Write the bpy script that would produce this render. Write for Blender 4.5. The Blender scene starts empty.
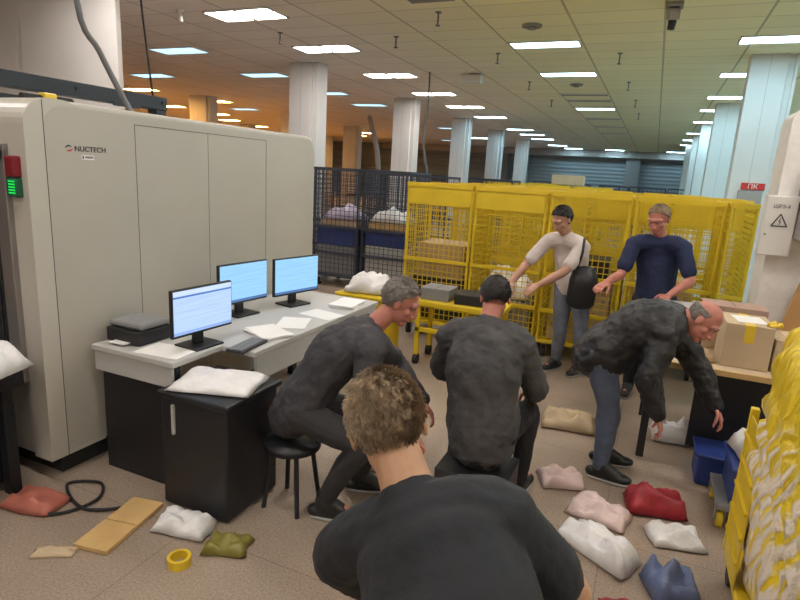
import bpy, bmesh, math, random
from mathutils import Vector, Matrix, Euler, noise
random.seed(7)
C = bpy.context.scene.collection
PI = math.pi
V = Vector

# ------------------------------------------------------------------ materials
MATS = {}
def mat(name, col, rough=0.6, metal=0.0, var=0.0, vscale=6.0, bump=0.0, bscale=40.0, spec=0.5, col2=None, alpha=1.0):
    if name in MATS: return MATS[name]
    m = bpy.data.materials.new(name); m.use_nodes = True
    nt = m.node_tree; N = nt.nodes; Lk = nt.links
    b = N['Principled BSDF']
    b.inputs['Base Color'].default_value = (*col, 1)
    b.inputs['Roughness'].default_value = rough
    b.inputs['Metallic'].default_value = metal
    b.inputs['Specular IOR Level'].default_value = spec
    b.inputs['Alpha'].default_value = alpha
    tc = N.new('ShaderNodeTexCoord')
    if var > 0 or col2:
        n = N.new('ShaderNodeTexNoise'); n.inputs['Scale'].default_value = vscale; n.inputs['Detail'].default_value = 6
        Lk.new(tc.outputs['Object'], n.inputs['Vector'])
        r = N.new('ShaderNodeValToRGB')
        c2 = col2 if col2 else tuple(max(0, c * (1 - var)) for c in col)
        r.color_ramp.elements[0].position = 0.35; r.color_ramp.elements[1].position = 0.65
        r.color_ramp.elements[0].color = (*c2, 1); r.color_ramp.elements[1].color = (*col, 1)
        Lk.new(n.outputs['Fac'], r.inputs['Fac']); Lk.new(r.outputs['Color'], b.inputs['Base Color'])
    if bump > 0:
        n2 = N.new('ShaderNodeTexNoise'); n2.inputs['Scale'].default_value = bscale; n2.inputs['Detail'].default_value = 4
        Lk.new(tc.outputs['Object'], n2.inputs['Vector'])
        bp = N.new('ShaderNodeBump'); bp.inputs['Strength'].default_value = bump; bp.inputs['Distance'].default_value = 0.02
        Lk.new(n2.outputs['Fac'], bp.inputs['Height']); Lk.new(bp.outputs['Normal'], b.inputs['Normal'])
    MATS[name] = m
    return m

def emit(name, col, strength):
    m = bpy.data.materials.new(name); m.use_nodes = True
    nt = m.node_tree; nt.nodes.clear()
    e = nt.nodes.new('ShaderNodeEmission'); o = nt.nodes.new('ShaderNodeOutputMaterial')
    e.inputs['Color'].default_value = (*col, 1); e.inputs['Strength'].default_value = strength
    nt.links.new(e.outputs[0], o.inputs[0])
    return m

def ceiling_mat():
    m = bpy.data.materials.new('ceiling_tiles'); m.use_nodes = True
    nt = m.node_tree; N = nt.nodes; K = nt.links; b = N['Principled BSDF']
    b.inputs['Roughness'].default_value = 0.9; b.inputs['Specular IOR Level'].default_value = 0.15
    g = N.new('ShaderNodeNewGeometry'); s = N.new('ShaderNodeSeparateXYZ'); K.new(g.outputs['Position'], s.inputs[0])
    def mth(op, a, bb=None):
        n = N.new('ShaderNodeMath'); n.operation = op
        if isinstance(a, (int, float)): n.inputs[0].default_value = a
        else: K.new(a, n.inputs[0])
        if bb is not None:
            if isinstance(bb, (int, float)): n.inputs[1].default_value = bb
            else: K.new(bb, n.inputs[1])
        return n.outputs[0]
    u = mth('ADD', s.outputs['X'], 99.8 + 0.0)          # lines at X = 1.0 - 1.2 k
    v = mth('ADD', s.outputs['Y'], 60.0)
    fu = mth('FRACT', mth('DIVIDE', mth('ADD', u, 1.2), 1.2)); fv = mth('FRACT', mth('DIVIDE', v, 0.6))
    eu = mth('MINIMUM', fu, mth('SUBTRACT', 1.0, fu)); ev = mth('MINIMUM', fv, mth('SUBTRACT', 1.0, fv))
    lu = mth('LESS_THAN', eu, 0.0135); lv = mth('LESS_THAN', ev, 0.018)
    line = mth('MAXIMUM', lu, mth('MULTIPLY', lv, 0.75))
    # per tile tone
    cb = N.new('ShaderNodeCombineXYZ')
    K.new(mth('FLOOR', mth('DIVIDE', mth('ADD', u, 1.2), 1.2)), cb.inputs[0]); K.new(mth('FLOOR', mth('DIVIDE', v, 0.6)), cb.inputs[1])
    wn = N.new('ShaderNodeTexWhiteNoise'); K.new(cb.outputs[0], wn.inputs['Vector'])
    # yellowish light cast put into the tile colour towards the aisle side
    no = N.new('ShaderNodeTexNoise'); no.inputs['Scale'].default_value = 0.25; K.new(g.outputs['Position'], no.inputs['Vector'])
    tint = N.new('ShaderNodeMapRange'); tint.inputs['From Min'].default_value = -6.5; tint.inputs['From Max'].default_value = -1.5
    K.new(mth('ADD', s.outputs['X'], mth('MULTIPLY', mth('SUBTRACT', no.outputs['Fac'], 0.5), 3.0)), tint.inputs['Value'])
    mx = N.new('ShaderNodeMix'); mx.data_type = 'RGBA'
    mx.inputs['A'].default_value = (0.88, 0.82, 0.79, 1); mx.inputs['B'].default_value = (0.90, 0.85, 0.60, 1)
    K.new(tint.outputs[0], mx.inputs['Factor'])
    m2 = N.new('ShaderNodeMix'); m2.data_type = 'RGBA'; m2.blend_type = 'MULTIPLY'; m2.inputs['Factor'].default_value = 1
    K.new(mx.outputs['Result'], m2.inputs['A'])
    tone = mth('ADD', mth('MULTIPLY', wn.outputs['Value'], 0.06), 0.94)
    K.new(mth('MULTIPLY', tone, mth('SUBTRACT', 1.0, mth('MULTIPLY', line, 0.42))), m2.inputs['B'])
    K.new(m2.outputs['Result'], b.inputs['Base Color'])
    return m

def floor_mat():
    m = bpy.data.materials.new('worn_floor'); m.use_nodes = True
    nt = m.node_tree; N = nt.nodes; K = nt.links; b = N['Principled BSDF']
    b.inputs['Roughness'].default_value = 0.42
    tc = N.new('ShaderNodeTexCoord')
    n1 = N.new('ShaderNodeTexNoise'); n1.inputs['Scale'].default_value = 1.6; n1.inputs['Detail'].default_value = 8
    n2 = N.new('ShaderNodeTexNoise'); n2.inputs['Scale'].default_value = 90; n2.inputs['Detail'].default_value = 3
    br = N.new('ShaderNodeTexBrick'); br.inputs['Scale'].default_value = 1.0
    br.inputs['Brick Width'].default_value = 1.0; br.inputs['Row Height'].default_value = 1.0; br.offset = 0
    br.inputs['Mortar Size'].default_value = 0.004
    br.inputs['Color1'].default_value = (1, 1, 1, 1); br.inputs['Color2'].default_value = (0.96, 0.96, 0.96, 1); br.inputs['Mortar'].default_value = (0.7, 0.7, 0.7, 1)
    for n in (n1, n2, br): K.new(tc.outputs['Object'], n.inputs['Vector'])
    r = N.new('ShaderNodeValToRGB'); r.color_ramp.elements[0].position = 0.3; r.color_ramp.elements[1].position = 0.7
    r.color_ramp.elements[0].color = (0.31, 0.24, 0.185, 1); r.color_ramp.elements[1].color = (0.41, 0.315, 0.245, 1)
    K.new(n1.outputs['Fac'], r.inputs['Fac'])
    r2 = N.new('ShaderNodeValToRGB'); r2.color_ramp.elements[0].position = 0.35; r2.color_ramp.elements[1].position = 0.65
    r2.color_ramp.elements[0].color = (0.72, 0.72, 0.72, 1); r2.color_ramp.elements[1].color = (1.1, 1.1, 1.1, 1)
    K.new(n2.outputs['Fac'], r2.inputs['Fac'])
    a = N.new('ShaderNodeMix'); a.data_type = 'RGBA'; a.blend_type = 'MULTIPLY'; a.inputs['Factor'].default_value = 1
    c = N.new('ShaderNodeMix'); c.data_type = 'RGBA'; c.blend_type = 'MULTIPLY'; c.inputs['Factor'].default_value = 1
    K.new(r.outputs[0], a.inputs['A']); K.new(r2.outputs[0], a.inputs['B'])
    K.new(a.outputs['Result'], c.inputs['A']); K.new(br.outputs['Color'], c.inputs['B'])
    K.new(c.outputs['Result'], b.inputs['Base Color'])
    bp = N.new('ShaderNodeBump'); bp.inputs['Strength'].default_value = 0.15; bp.inputs['Distance'].default_value = 0.01
    K.new(n2.outputs['Fac'], bp.inputs['Height']); K.new(bp.outputs['Normal'], b.inputs['Normal'])
    return m

def slat_mat(name, col, pitch):
    m = mat(name, col, 0.7); nt = m.node_tree; N = nt.nodes; K = nt.links; b = N['Principled BSDF']
    tc = N.new('ShaderNodeTexCoord'); w = N.new('ShaderNodeTexWave'); w.bands_direction = 'Z'; w.inputs['Scale'].default_value = 0.314 / pitch
    K.new(tc.outputs['Object'], w.inputs['Vector'])
    bp = N.new('ShaderNodeBump'); bp.inputs['Strength'].default_value = 0.8; bp.inputs['Distance'].default_value = 0.04
    K.new(w.outputs['Fac'], bp.inputs['Height']); K.new(bp.outputs['Normal'], b.inputs['Normal'])
    return m

def sack_mat():
    m = bpy.data.materials.new('yellow_film'); m.use_nodes = True
    nt = m.node_tree; N = nt.nodes; K = nt.links; b = N['Principled BSDF']
    b.inputs['Roughness'].default_value = 0.38
    tc = N.new('ShaderNodeTexCoord')
    mp = N.new('ShaderNodeMapping'); mp.inputs['Rotation'].default_value = (0.35, 0.5, 0.2); mp.inputs['Scale'].default_value = (1.0, 1.15, 0.7)
    K.new(tc.outputs['Object'], mp.inputs['Vector'])
    w = N.new('ShaderNodeTexWave'); w.wave_type = 'RINGS'; w.rings_direction = 'X'; w.inputs['Scale'].default_value = 4.2
    w.inputs['Distortion'].default_value = 9; w.inputs['Detail'].default_value = 7; w.inputs['Detail Scale'].default_value = 1.6
    K.new(mp.outputs[0], w.inputs['Vector'])
    n = N.new('ShaderNodeTexNoise'); n.inputs['Scale'].default_value = 3.0; n.inputs['Detail'].default_value = 5
    K.new(tc.outputs['Object'], n.inputs['Vector'])
    s = N.new('ShaderNodeSeparateXYZ'); K.new(tc.outputs['Object'], s.inputs[0])
    mr = N.new('ShaderNodeMapRange'); mr.inputs['From Min'].default_value = 1.16; mr.inputs['From Max'].default_value = 0.88
    mr.inputs['To Min'].default_value = -0.9; mr.inputs['To Max'].default_value = 0.13
    K.new(s.outputs['Z'], mr.inputs['Value'])
    a1 = N.new('ShaderNodeMath'); a1.operation = 'ADD'; K.new(w.outputs['Fac'], a1.inputs[0]); K.new(mr.outputs[0], a1.inputs[1])
    a2 = N.new('ShaderNodeMath'); a2.operation = 'MULTIPLY_ADD'; K.new(n.outputs['Fac'], a2.inputs[0]); a2.inputs[1].default_value = 0.5; K.new(a1.outputs[0], a2.inputs[2])
    r = N.new('ShaderNodeValToRGB'); e = r.color_ramp.elements
    e[0].position = 0.40; e[0].color = (0.80, 0.57, 0.02, 1); e[1].position = 0.86; e[1].color = (0.80, 0.69, 0.58, 1)
    x = e.new(0.60); x.color = (0.80, 0.64, 0.26, 1)
    K.new(a2.outputs[0], r.inputs['Fac']); K.new(r.outputs[0], b.inputs['Base Color'])
    bp = N.new('ShaderNodeBump'); bp.inputs['Strength'].default_value = 0.7; bp.inputs['Distance'].default_value = 0.03
    K.new(w.outputs['Fac'], bp.inputs['Height']); K.new(bp.outputs['Normal'], b.inputs['Normal'])
    return m

M = dict(
    plaster=mat('column_plaster', (0.68, 0.67, 0.66), 0.7, var=0.06, vscale=2),
    plaster_l=mat('old_white_plaster', (0.74, 0.70, 0.67), 0.75, var=0.07, vscale=1.5, bump=0.05),
    part=mat('scuffed_white_panel', (0.86, 0.83, 0.80), 0.6, var=0.10, vscale=14, bump=0.05),
    cream=mat('cream_enamel', (0.455, 0.428, 0.372), 0.42, var=0.05, vscale=2.5),
    cream_rim=mat('cream_rim_enamel', (0.50, 0.47, 0.41), 0.38),
    seam=mat('seam_shadow_gap', (0.09, 0.085, 0.08), 0.8),
    dark=mat('dark_rubber', (0.018, 0.018, 0.02), 0.7, var=0.3),
    steel=mat('brushed_steel', (0.38, 0.36, 0.35), 0.35, 0.85),
    beam=mat('slate_blue_paint', (0.022, 0.025, 0.034), 0.5),
    cablegrey=mat('grey_conduit', (0.16, 0.16, 0.165), 0.45, 0.3),
    black=mat('black_plastic', (0.016, 0.016, 0.019), 0.45, var=0.2),
    grey=mat('light_grey_laminate', (0.48, 0.47, 0.45), 0.45),
    midgrey=mat('mid_grey_paint', (0.22, 0.22, 0.225), 0.5),
    boxgrey=mat('warm_grey_paint', (0.36, 0.33, 0.32), 0.5),
    white=mat('white_paint', (0.76, 0.74, 0.72), 0.45),
    paper=mat('white_paper', (0.82, 0.80, 0.78), 0.8),
    poly=mat('white_poly_mailer', (0.78, 0.76, 0.76), 0.35, var=0.1, vscale=12, bump=0.4, bscale=14),
    polypink=mat('pinkish_poly_mailer', (0.72, 0.55, 0.52), 0.4, var=0.25, vscale=9, bump=0.4, bscale=14),
    lav=mat('lavender_poly_mailer', (0.55, 0.50, 0.66), 0.4, bump=0.4, bscale=14),
    card=mat('corrugated_cardboard', (0.50, 0.355, 0.215), 0.85, var=0.12, vscale=5),
    cardlite=mat('pale_cardboard', (0.56, 0.43, 0.28), 0.85, var=0.1, vscale=5),
    orange_board=mat('orange_brown_board', (0.52, 0.29, 0.115), 0.75, var=0.1),
    tan=mat('tan_packing', (0.62, 0.40, 0.16), 0.75, var=0.15),
    tape=mat('yellow_tape', (0.72, 0.50, 0.03), 0.35),
    yellow=mat('yellow_enamel', (0.74, 0.52, 0.018), 0.45, var=0.12, vscale=3),
    yellowdk=mat('yellow_wire', (0.66, 0.47, 0.02), 0.5),
    navycage=mat('dark_cage_paint', (0.035, 0.04, 0.06), 0.55),
    bluebin=mat('blue_plastic', (0.02, 0.045, 0.21), 0.45),
    red=mat('red_plastic', (0.35, 0.018, 0.03), 0.45, var=0.3, vscale=14, bump=0.3, bscale=14),
    pinkred=mat('salmon_plastic', (0.45, 0.14, 0.10), 0.5),
    redlens=mat('red_lens', (0.20, 0.012, 0.02), 0.25),
    green_off=mat('dark_green_lens', (0.01, 0.10, 0.05), 0.3),
    signred=mat('sign_red', (0.55, 0.03, 0.03), 0.5),
    ink=mat('black_ink', (0.03, 0.03, 0.03), 0.7),
    silver=mat('matt_wire', (0.30, 0.30, 0.31), 0.5, 0.5),
    farwall=slat_mat('far_grey_shutter', (0.22, 0.245, 0.265), 0.25),
    sidewall=mat('hall_wall_paint', (0.78, 0.75, 0.70), 0.8),
    skin=mat('skin', (0.50, 0.27, 0.19), 0.5, var=0.12, vscale=25, spec=0.35),
    skinred=mat('flushed_skin', (0.52, 0.21, 0.16), 0.5, var=0.12, vscale=25, spec=0.35),
    skintan=mat('warm_skin', (0.56, 0.32, 0.19), 0.5, var=0.12, vscale=25, spec=0.35),
    eyewhite=mat('eye_white', (0.42, 0.40, 0.38), 0.2), pupil=mat('dark_iris', (0.02, 0.014, 0.01), 0.15),
    lips=mat('lips', (0.42, 0.15, 0.13), 0.5),
    hairbrown=mat('light_brown_hair', (0.34, 0.235, 0.14), 0.6, var=0.45, vscale=30, bump=0.5, bscale=60),
    hairdark=mat('dark_hair', (0.022, 0.016, 0.013), 0.55, var=0.4, vscale=30, bump=0.5, bscale=60),
    hairgrey=mat('grey_hair', (0.27, 0.24, 0.22), 0.65, var=0.4, vscale=30, bump=0.5, bscale=60),
    tblack=mat('black_cotton', (0.019, 0.021, 0.026), 0.85, var=0.25, vscale=8, bump=0.25, bscale=25),
    jgrey=mat('charcoal_jacket', (0.047, 0.045, 0.052), 0.75, var=0.25, vscale=8, bump=0.3, bscale=20),
    jgrey2=mat('dark_grey_fleece', (0.068, 0.066, 0.068), 0.85, var=0.25, vscale=8, bump=0.3, bscale=20),
    jpuff=mat('black_puffer_nylon', (0.013, 0.0125, 0.0145), 0.55, var=0.2, vscale=8, bump=0.2, bscale=20),
    jeans=mat('blue_denim', (0.085, 0.105, 0.155), 0.85, var=0.25, vscale=14, bump=0.2),
    jeanspale=mat('pale_denim', (0.17, 0.19, 0.24), 0.85, var=0.25, vscale=14, bump=0.2),
    tnavy=mat('navy_cotton', (0.016, 0.024, 0.075), 0.85, var=0.2, vscale=8, bump=0.2),
    twhite=mat('off_white_cotton', (0.62, 0.53, 0.50), 0.85, var=0.1, vscale=8, bump=0.2),
    pants=mat('black_trousers', (0.013, 0.013, 0.016), 0.85, var=0.2, bump=0.2),
    pgrey=mat('dark_grey_trousers', (0.035, 0.032, 0.034), 0.85, var=0.2, bump=0.2),
    shoe=mat('black_shoe_leather', (0.012, 0.012, 0.013), 0.4), sole=mat('pale_sole', (0.35, 0.34, 0.33), 0.7),
)
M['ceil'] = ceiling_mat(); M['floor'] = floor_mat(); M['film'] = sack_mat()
M['L_warm'] = emit('warm_white_diffuser', (1.0, 0.93, 0.88), 32.0)
M['L_cool'] = emit('cool_white_diffuser', (0.52, 0.85, 1.0), 24.0)
M['L_side'] = emit('side_bay_diffuser', (0.45, 0.84, 1.0), 75.0)  # for the unseen row added to brighten right columns and ceiling
M['L_far'] = emit('far_blue_diffuser', (0.50, 0.82, 0.98), 26.0)
M['L_dim'] = emit('dim_blue_diffuser', (0.42, 0.76, 0.95), 2.0)
M['L_orange'] = emit('amber_diffuser', (1.0, 0.50, 0.13), 85.0)
M['L_near'] = emit('near_white_diffuser', (1.0, 0.95, 0.90), 23.0)
M['L_off'] = mat('unlit_diffuser', (0.17, 0.16, 0.15), 0.5)
M['scr_a'] = None
M['led_green'] = emit('green_led', (0.02, 0.9, 0.12), 0.9)

def screen_mat(name, c0, c1, bar, head=(0.10, 0.22, 0.55)):
    m = bpy.data.materials.new(name); m.use_nodes = True
    nt = m.node_tree; N = nt.nodes; K = nt.links; N.clear()
    o = N.new('ShaderNodeOutputMaterial'); e = N.new('ShaderNodeEmission'); K.new(e.outputs[0], o.inputs[0])
    tc = N.new('ShaderNodeTexCoord'); s = N.new('ShaderNodeSeparateXYZ'); K.new(tc.outputs['Generated'], s.inputs[0])
    r = N.new('ShaderNodeValToRGB'); r.color_ramp.interpolation = 'CONSTANT'; el = r.color_ramp.elements
    el[0].position = 0; el[0].color = (*bar, 1); el[1].position = 0.07; el[1].color = (*c0, 1)
    a = el.new(0.84); a.color = (*head, 1); a = el.new(0.885); a.color = (*c1, 1)
    K.new(s.outputs['Z'], r.inputs['Fac'])
    w = N.new('ShaderNodeTexNoise'); w.inputs['Scale'].default_value = 3
    mp = N.new('ShaderNodeMapping'); mp.inputs['Scale'].default_value = (1, 0.4, 9); K.new(tc.outputs['Generated'], mp.inputs[0]); K.new(mp.outputs[0], w.inputs['Vector'])
    rr = N.new('ShaderNodeValToRGB'); rr.color_ramp.elements[0].position = .35; rr.color_ramp.elements[0].color = (.86, .88, .92, 1); rr.color_ramp.elements[1].position = .55; rr.color_ramp.elements[1].color = (1, 1, 1, 1)
    K.new(w.outputs['Fac'], rr.inputs['Fac'])
    mx = N.new('ShaderNodeMix'); mx.data_type = 'RGBA'; mx.blend_type = 'MULTIPLY'; mx.inputs['Factor'].default_value = 1
    K.new(r.outputs[0], mx.inputs['A']); K.new(rr.outputs[0], mx.inputs['B']); K.new(mx.outputs['Result'], e.inputs['Color'])
    e.inputs['Strength'].default_value = 1.15
    return m
M['scr_a'] = screen_mat('spreadsheet_screen', (0.50, 0.66, 0.95), (0.62, 0.74, 0.98), (0.3, 0.45, 0.8))
M['scr_b'] = screen_mat('pale_blue_screen', (0.34, 0.64, 0.95), (0.34, 0.64, 0.95), (0.10, 0.20, 0.42), (0.34, 0.64, 0.95))

# ------------------------------------------------------------------ mesh helpers
def bar(bm, a, b, r):                                   # thin square bar
    a, b = V(a), V(b); t = (b - a).normalized()
    s = t.cross(V((0, 0, 1)) if abs(t.z) < 0.9 else V((1, 0, 0))).normalized(); u = t.cross(s)
    vs = []
    for p in (a, b):
        for k, l in ((1, 1), (-1, 1), (-1, -1), (1, -1)): vs.append(bm.verts.new(p + s * r * k + u * r * l))
    for i in range(4): bm.faces.new((vs[i], vs[(i + 1) % 4], vs[4 + (i + 1) % 4], vs[4 + i]))
    bm.faces.new(vs[3::-1]); bm.faces.new(vs[4:8])

def box(bm, x0, x1, y0, y1, z0, z1, bev=0.0, rot=None, piv=None):
    t = bmesh.new(); bmesh.ops.create_cube(t, size=1)
    bmesh.ops.scale(t, vec=(x1 - x0, y1 - y0, z1 - z0), verts=t.verts)
    if bev > 0: bmesh.ops.bevel(t, geom=list(t.edges), offset=bev, segments=2, profile=0.5, affect='EDGES')
    if rot: bmesh.ops.rotate(t, verts=t.verts, cent=(0, 0, 0), matrix=Euler(rot).to_matrix())
    bmesh.ops.translate(t, verts=t.verts, vec=((x0 + x1) / 2, (y0 + y1) / 2, (z0 + z1) / 2))
    join(bm, t)

def join(bm, t):
    me = bpy.data.meshes.new('tmp'); t.to_mesh(me); t.free(); bm.from_mesh(me); bpy.data.meshes.remove(me)

def tube(bm, pts, rads, seg=12, side=None, sub=5, caps=True):
    """swept closed tube through pts; rads are floats or (a, b) with a along side"""
    pts = [V(p) for p in pts]; R = [(r, r) if isinstance(r, (int, float)) else r for r in rads]
    n = len(pts); P = []; Q = []
    for i in range(n - 1):
        p0 = pts[max(i - 1, 0)]; p1 = pts[i]; p2 = pts[i + 1]; p3 = pts[min(i + 2, n - 1)]
        for k in range(sub):
            t = k / sub
            P.append(0.5 * ((2 * p1) + (p2 - p0) * t + (2 * p0 - 5 * p1 + 4 * p2 - p3) * t * t + (3 * p1 - p0 - 3 * p2 + p3) * t ** 3))
            q = t * t * (3 - 2 * t); Q.append((R[i][0] * (1 - q) + R[i + 1][0] * q, R[i][1] * (1 - q) + R[i + 1][1] * q))
    P.append(pts[-1]); Q.append(R[-1])
    T = []
    for i in range(len(P)): T.append((P[min(i + 1, len(P) - 1)] - P[max(i - 1, 0)]).normalized())
    s = V(side) if side is not None else (T[0].cross(V((0, 0, 1))) if abs(T[0].z) < 0.9 else T[0].cross(V((1, 0, 0))))
    rings = []
    def ring(c, s_, u_, a, b): rings.append([bm.verts.new(c + s_ * (a * math.cos(2 * PI * j / seg)) + u_ * (b * math.sin(2 * PI * j / seg))) for j in range(seg)])
    fr = []
    for i in range(len(P)):
        s = s - T[i] * s.dot(T[i]); s.normalize(); fr.append((s.copy(), T[i].cross(s)))
    c0 = c1 = None
    if caps:
        m0 = min(Q[0]); m1 = min(Q[-1])
        c0 = bm.verts.new(P[0] - T[0] * m0)
        for an in (65, 35): ring(P[0] - T[0] * m0 * math.sin(math.radians(an)), fr[0][0], fr[0][1], Q[0][0] * math.cos(math.radians(an)), Q[0][1] * math.cos(math.radians(an)))
    for i in range(len(P)): ring(P[i], fr[i][0], fr[i][1], *Q[i])
    if caps:
        for an in (35, 65): ring(P[-1] + T[-1] * m1 * math.sin(math.radians(an)), fr[-1][0], fr[-1][1], Q[-1][0] * math.cos(math.radians(an)), Q[-1][1] * math.cos(math.radians(an)))
        c1 = bm.verts.new(P[-1] + T[-1] * m1)
    for a, b in zip(rings, rings[1:]):
        for j in range(seg): bm.faces.new((a[j], a[(j + 1) % seg], b[(j + 1) % seg], b[j]))
    if caps:
        for j in range(seg):
            bm.faces.new((c0, rings[0][(j + 1) % seg], rings[0][j])); bm.faces.new((c1, rings[-1][j], rings[-1][(j + 1) % seg]))
    else:
        bm.faces.new(rings[0][::-1]); bm.faces.new(rings[-1])

def cyl(bm, a, b, r, seg=16, r2=None):
    tube(bm, [a, b], [r, r if r2 is None else r2], seg=seg, sub=1, caps=False)

def ell(bm, c, ax, seg=20, rings=14):
    """ellipsoid: c centre, ax = three axis vectors (already scaled)"""
    t = bmesh.new(); bmesh.ops.create_uvsphere(t, u_segments=seg, v_segments=rings, radius=1)
    m = Matrix((ax[0], ax[1], ax[2])).transposed()
    for v in t.verts: v.co = V(c) + m @ v.co
    join(bm, t)

def smooth(me, on=True):
    for p in me.polygons: p.use_smooth = on

def fuse(bm, voxel, it=4, disp=0.0, dscale=0.1, fac=0.5):
    me = bpy.data.meshes.new('tmp'); bm.to_mesh(me); bm.free()
    o = bpy.data.objects.new('tmp', me); C.objects.link(o)
    r = o.modifiers.new('r', 'REMESH'); r.mode = 'VOXEL'; r.voxel_size = voxel
    s = o.modifiers.new('s', 'SMOOTH'); s.factor = fac; s.iterations = it
    if disp:
        tx = bpy.data.textures.new('t', 'CLOUDS'); tx.noise_scale = dscale; tx.noise_depth = 2
        d = o.modifiers.new('d', 'DISPLACE'); d.texture = tx; d.strength = disp; d.mid_level = 0.5
    dg = bpy.context.evaluated_depsgraph_get(); dg.update()
    m2 = bpy.data.meshes.new_from_object(o.evaluated_get(dg))
    bpy.data.objects.remove(o); bpy.data.meshes.remove(me); smooth(m2)
    return m2

def obj(name, bm, m, parent=None, sm=False, base=None):
    """one mesh object; base = world point that becomes its origin"""
    if isinstance(bm, bmesh.types.BMesh):
        bmesh.ops.recalc_face_normals(bm, faces=bm.faces)
        me = bpy.data.meshes.new(name); bm.to_mesh(me); bm.free()
    else: me = bm; me.name = name
    if sm: smooth(me)
    o = bpy.data.objects.new(name, me); C.objects.link(o)
    if m: me.materials.clear(); me.materials.append(m)
    if parent is not None:
        o.parent = parent
        b = parent
        off = V((0, 0, 0))
        while b is not None: off += b.location; b = b.parent
        if parent.rotation_euler.z == 0 and base is None: me.transform(Matrix.Translation(-off))
    elif base is not None:
        me.transform(Matrix.Translation(-V(base))); o.location = base
    return o

def tag(o, label, cat, group=None, kind=None):
    if label: o['label'] = label
    if cat: o['category'] = cat
    if group: o['group'] = group
    if kind: o['kind'] = kind
    return o

def thing(name, label, cat, loc=(0, 0, 0), group=None):
    o = bpy.data.objects.new(name, None); C.objects.link(o); o.location = loc; o.empty_display_size = 0.1
    return tag(o, label, cat, group)

def struct(name, bm, m, sm=False):
    o = obj(name, bm, m, sm=sm); o['kind'] = 'structure'; return o

def dup(r, loc, label, group=None, rotz=None):
    c = r.copy(); C.objects.link(c); c.location = loc
    if rotz is not None: c.rotation_euler.z = rotz
    c['label'] = label
    if group: c['group'] = group
    for ch in list(r.children):
        d = ch.copy(); C.objects.link(d); d.parent = c
        for g in list(ch.children):
            e = g.copy(); C.objects.link(e); e.parent = d
    return c

def text_mesh(s, size, mtx, ext=0.001):
    cu = bpy.data.curves.new('t', 'FONT'); cu.body = s; cu.size = size; cu.extrude = ext; cu.align_x = 'LEFT'
    o = bpy.data.objects.new('t', cu); C.objects.link(o)
    dg = bpy.context.evaluated_depsgraph_get(); dg.update()
    me = bpy.data.meshes.new_from_object(o.evaluated_get(dg)); bpy.data.objects.remove(o)
    me.transform(mtx); return me

# ------------------------------------------------------------------ hall
CZ = 4.1
b = bmesh.new(); box(b, -26, 9, -6, 42, -0.1, 0); struct('floor', b, M['floor'])
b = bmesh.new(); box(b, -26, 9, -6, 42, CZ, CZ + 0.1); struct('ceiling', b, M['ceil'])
b = bmesh.new(); box(b, -26, 9, 42, 42.2, 0, CZ); struct('wall_back', b, M['farwall'])
b = bmesh.new(); box(b, -26.2, -26, -6, 42, 0, CZ); struct('wall_left', b, M['sidewall'])
b = bmesh.new(); box(b, 9, 9.2, -6, 42, 0, CZ); struct('wall_right', b, M['sidewall'])
b = bmesh.new(); box(b, -26, 9, -6.2, -6, 0, CZ); struct('wall_front', b, M['sidewall'])

def column(x, y, w=0.74, d=0.42):
    b = bmesh.new(); h = w / 2
    box(b, x - h, x + h - 0.14, y, y + d, 0, CZ, 0.01)                  # boxed shaft
    box(b, x + h - 0.14, x + h - 0.05, y + 0.06, y + d, 0, CZ)          # stepped edge profile
    box(b, x + h - 0.05, x + h, y + 0.02, y + d, 0, CZ, 0.008)
    o = struct('column', b, M['plaster'])
    b = bmesh.new(); box(b, x - 0.06, x - 0.054, y - 0.0015, y + 0.002, 0, CZ)
    obj('panel_joint', b, M['boxgrey'], o)
for y in (11.0, 16.5, 22.0, 27.3, 33.3): column(-7.32, y, 0.72)
for y in (11.3, 17.3, 22.6, 27.4, 33.4): column(1.47, y, 0.68)
for y in (16.0, 21.4, 26.9, 33.0): column(-14.9, y, 0.9)
for y in (27.3, 36): column(-22, y, 0.8)
b = bmesh.new(); box(b, -8.28, -6.44, 5.5, 5.58, 0, CZ, 0.01); box(b, -10.0, -8.285, 5.54, 5.62, 0, CZ, 0.01)
struct('column', b, M['plaster_l'])
b = bmesh.new()
for x, y in ((-10.5, 41.6), (-9.0, 41.6), (-1.6, 41.6), (1.9, 41.6)): box(b, x - .45, x + .45, y, 42, 0, CZ)
struct('trim_1', b, M['midgrey'])
b = bmesh.new(); box(b, -20, 9, 41.3, 41.9, CZ - 0.45, CZ - 0.02); struct('trim_2', b, M['boxgrey'])

# ceiling lights: one 1.2 x 0.6 recessed luminaire each
def luminaire(x, y, diff, label, group, split=False, w=1.2, d=0.56):
    t = thing('ceiling_light', label, 'ceiling light', (x, y, CZ), group)
    b = bmesh.new(); h = w / 2; k = d / 2; z0 = CZ - 0.022; z1 = CZ - 0.001
    for q in ((-h, h, -k, -k + .025), (-h, h, k - .025, k), (-h, -h + .025, -k, k), (h - .025, h, -k, k)): box(b, x + q[0], x + q[1], y + q[2], y + q[3], z0, z1)
    if split: box(b, x - .035, x + .035, y - k, y + k, z0, z1)
    obj('frame', b, M['white'], t)
    if split:
        for s in (-1, 1):
            b = bmesh.new(); cx = x + s * (h / 2 + 0.004); box(b, cx - h / 2 + .031, cx + h / 2 - .034, y - k + .03, y + k - .03, CZ - 0.014, CZ - 0.003); obj('diffuser', b, diff, t)
    else:
        b = bmesh.new(); box(b, x - h + .03, x + h - .03, y - k + .03, y + k - .03, CZ - 0.014, CZ - 0.003); obj('diffuser', b, diff, t)
    return t
ORD = ['nearest', 'second', 'third', 'fourth', 'fifth', 'sixth', 'seventh', 'eighth', 'ninth', 'tenth']
GL = 'recessed ceiling lights'
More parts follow.
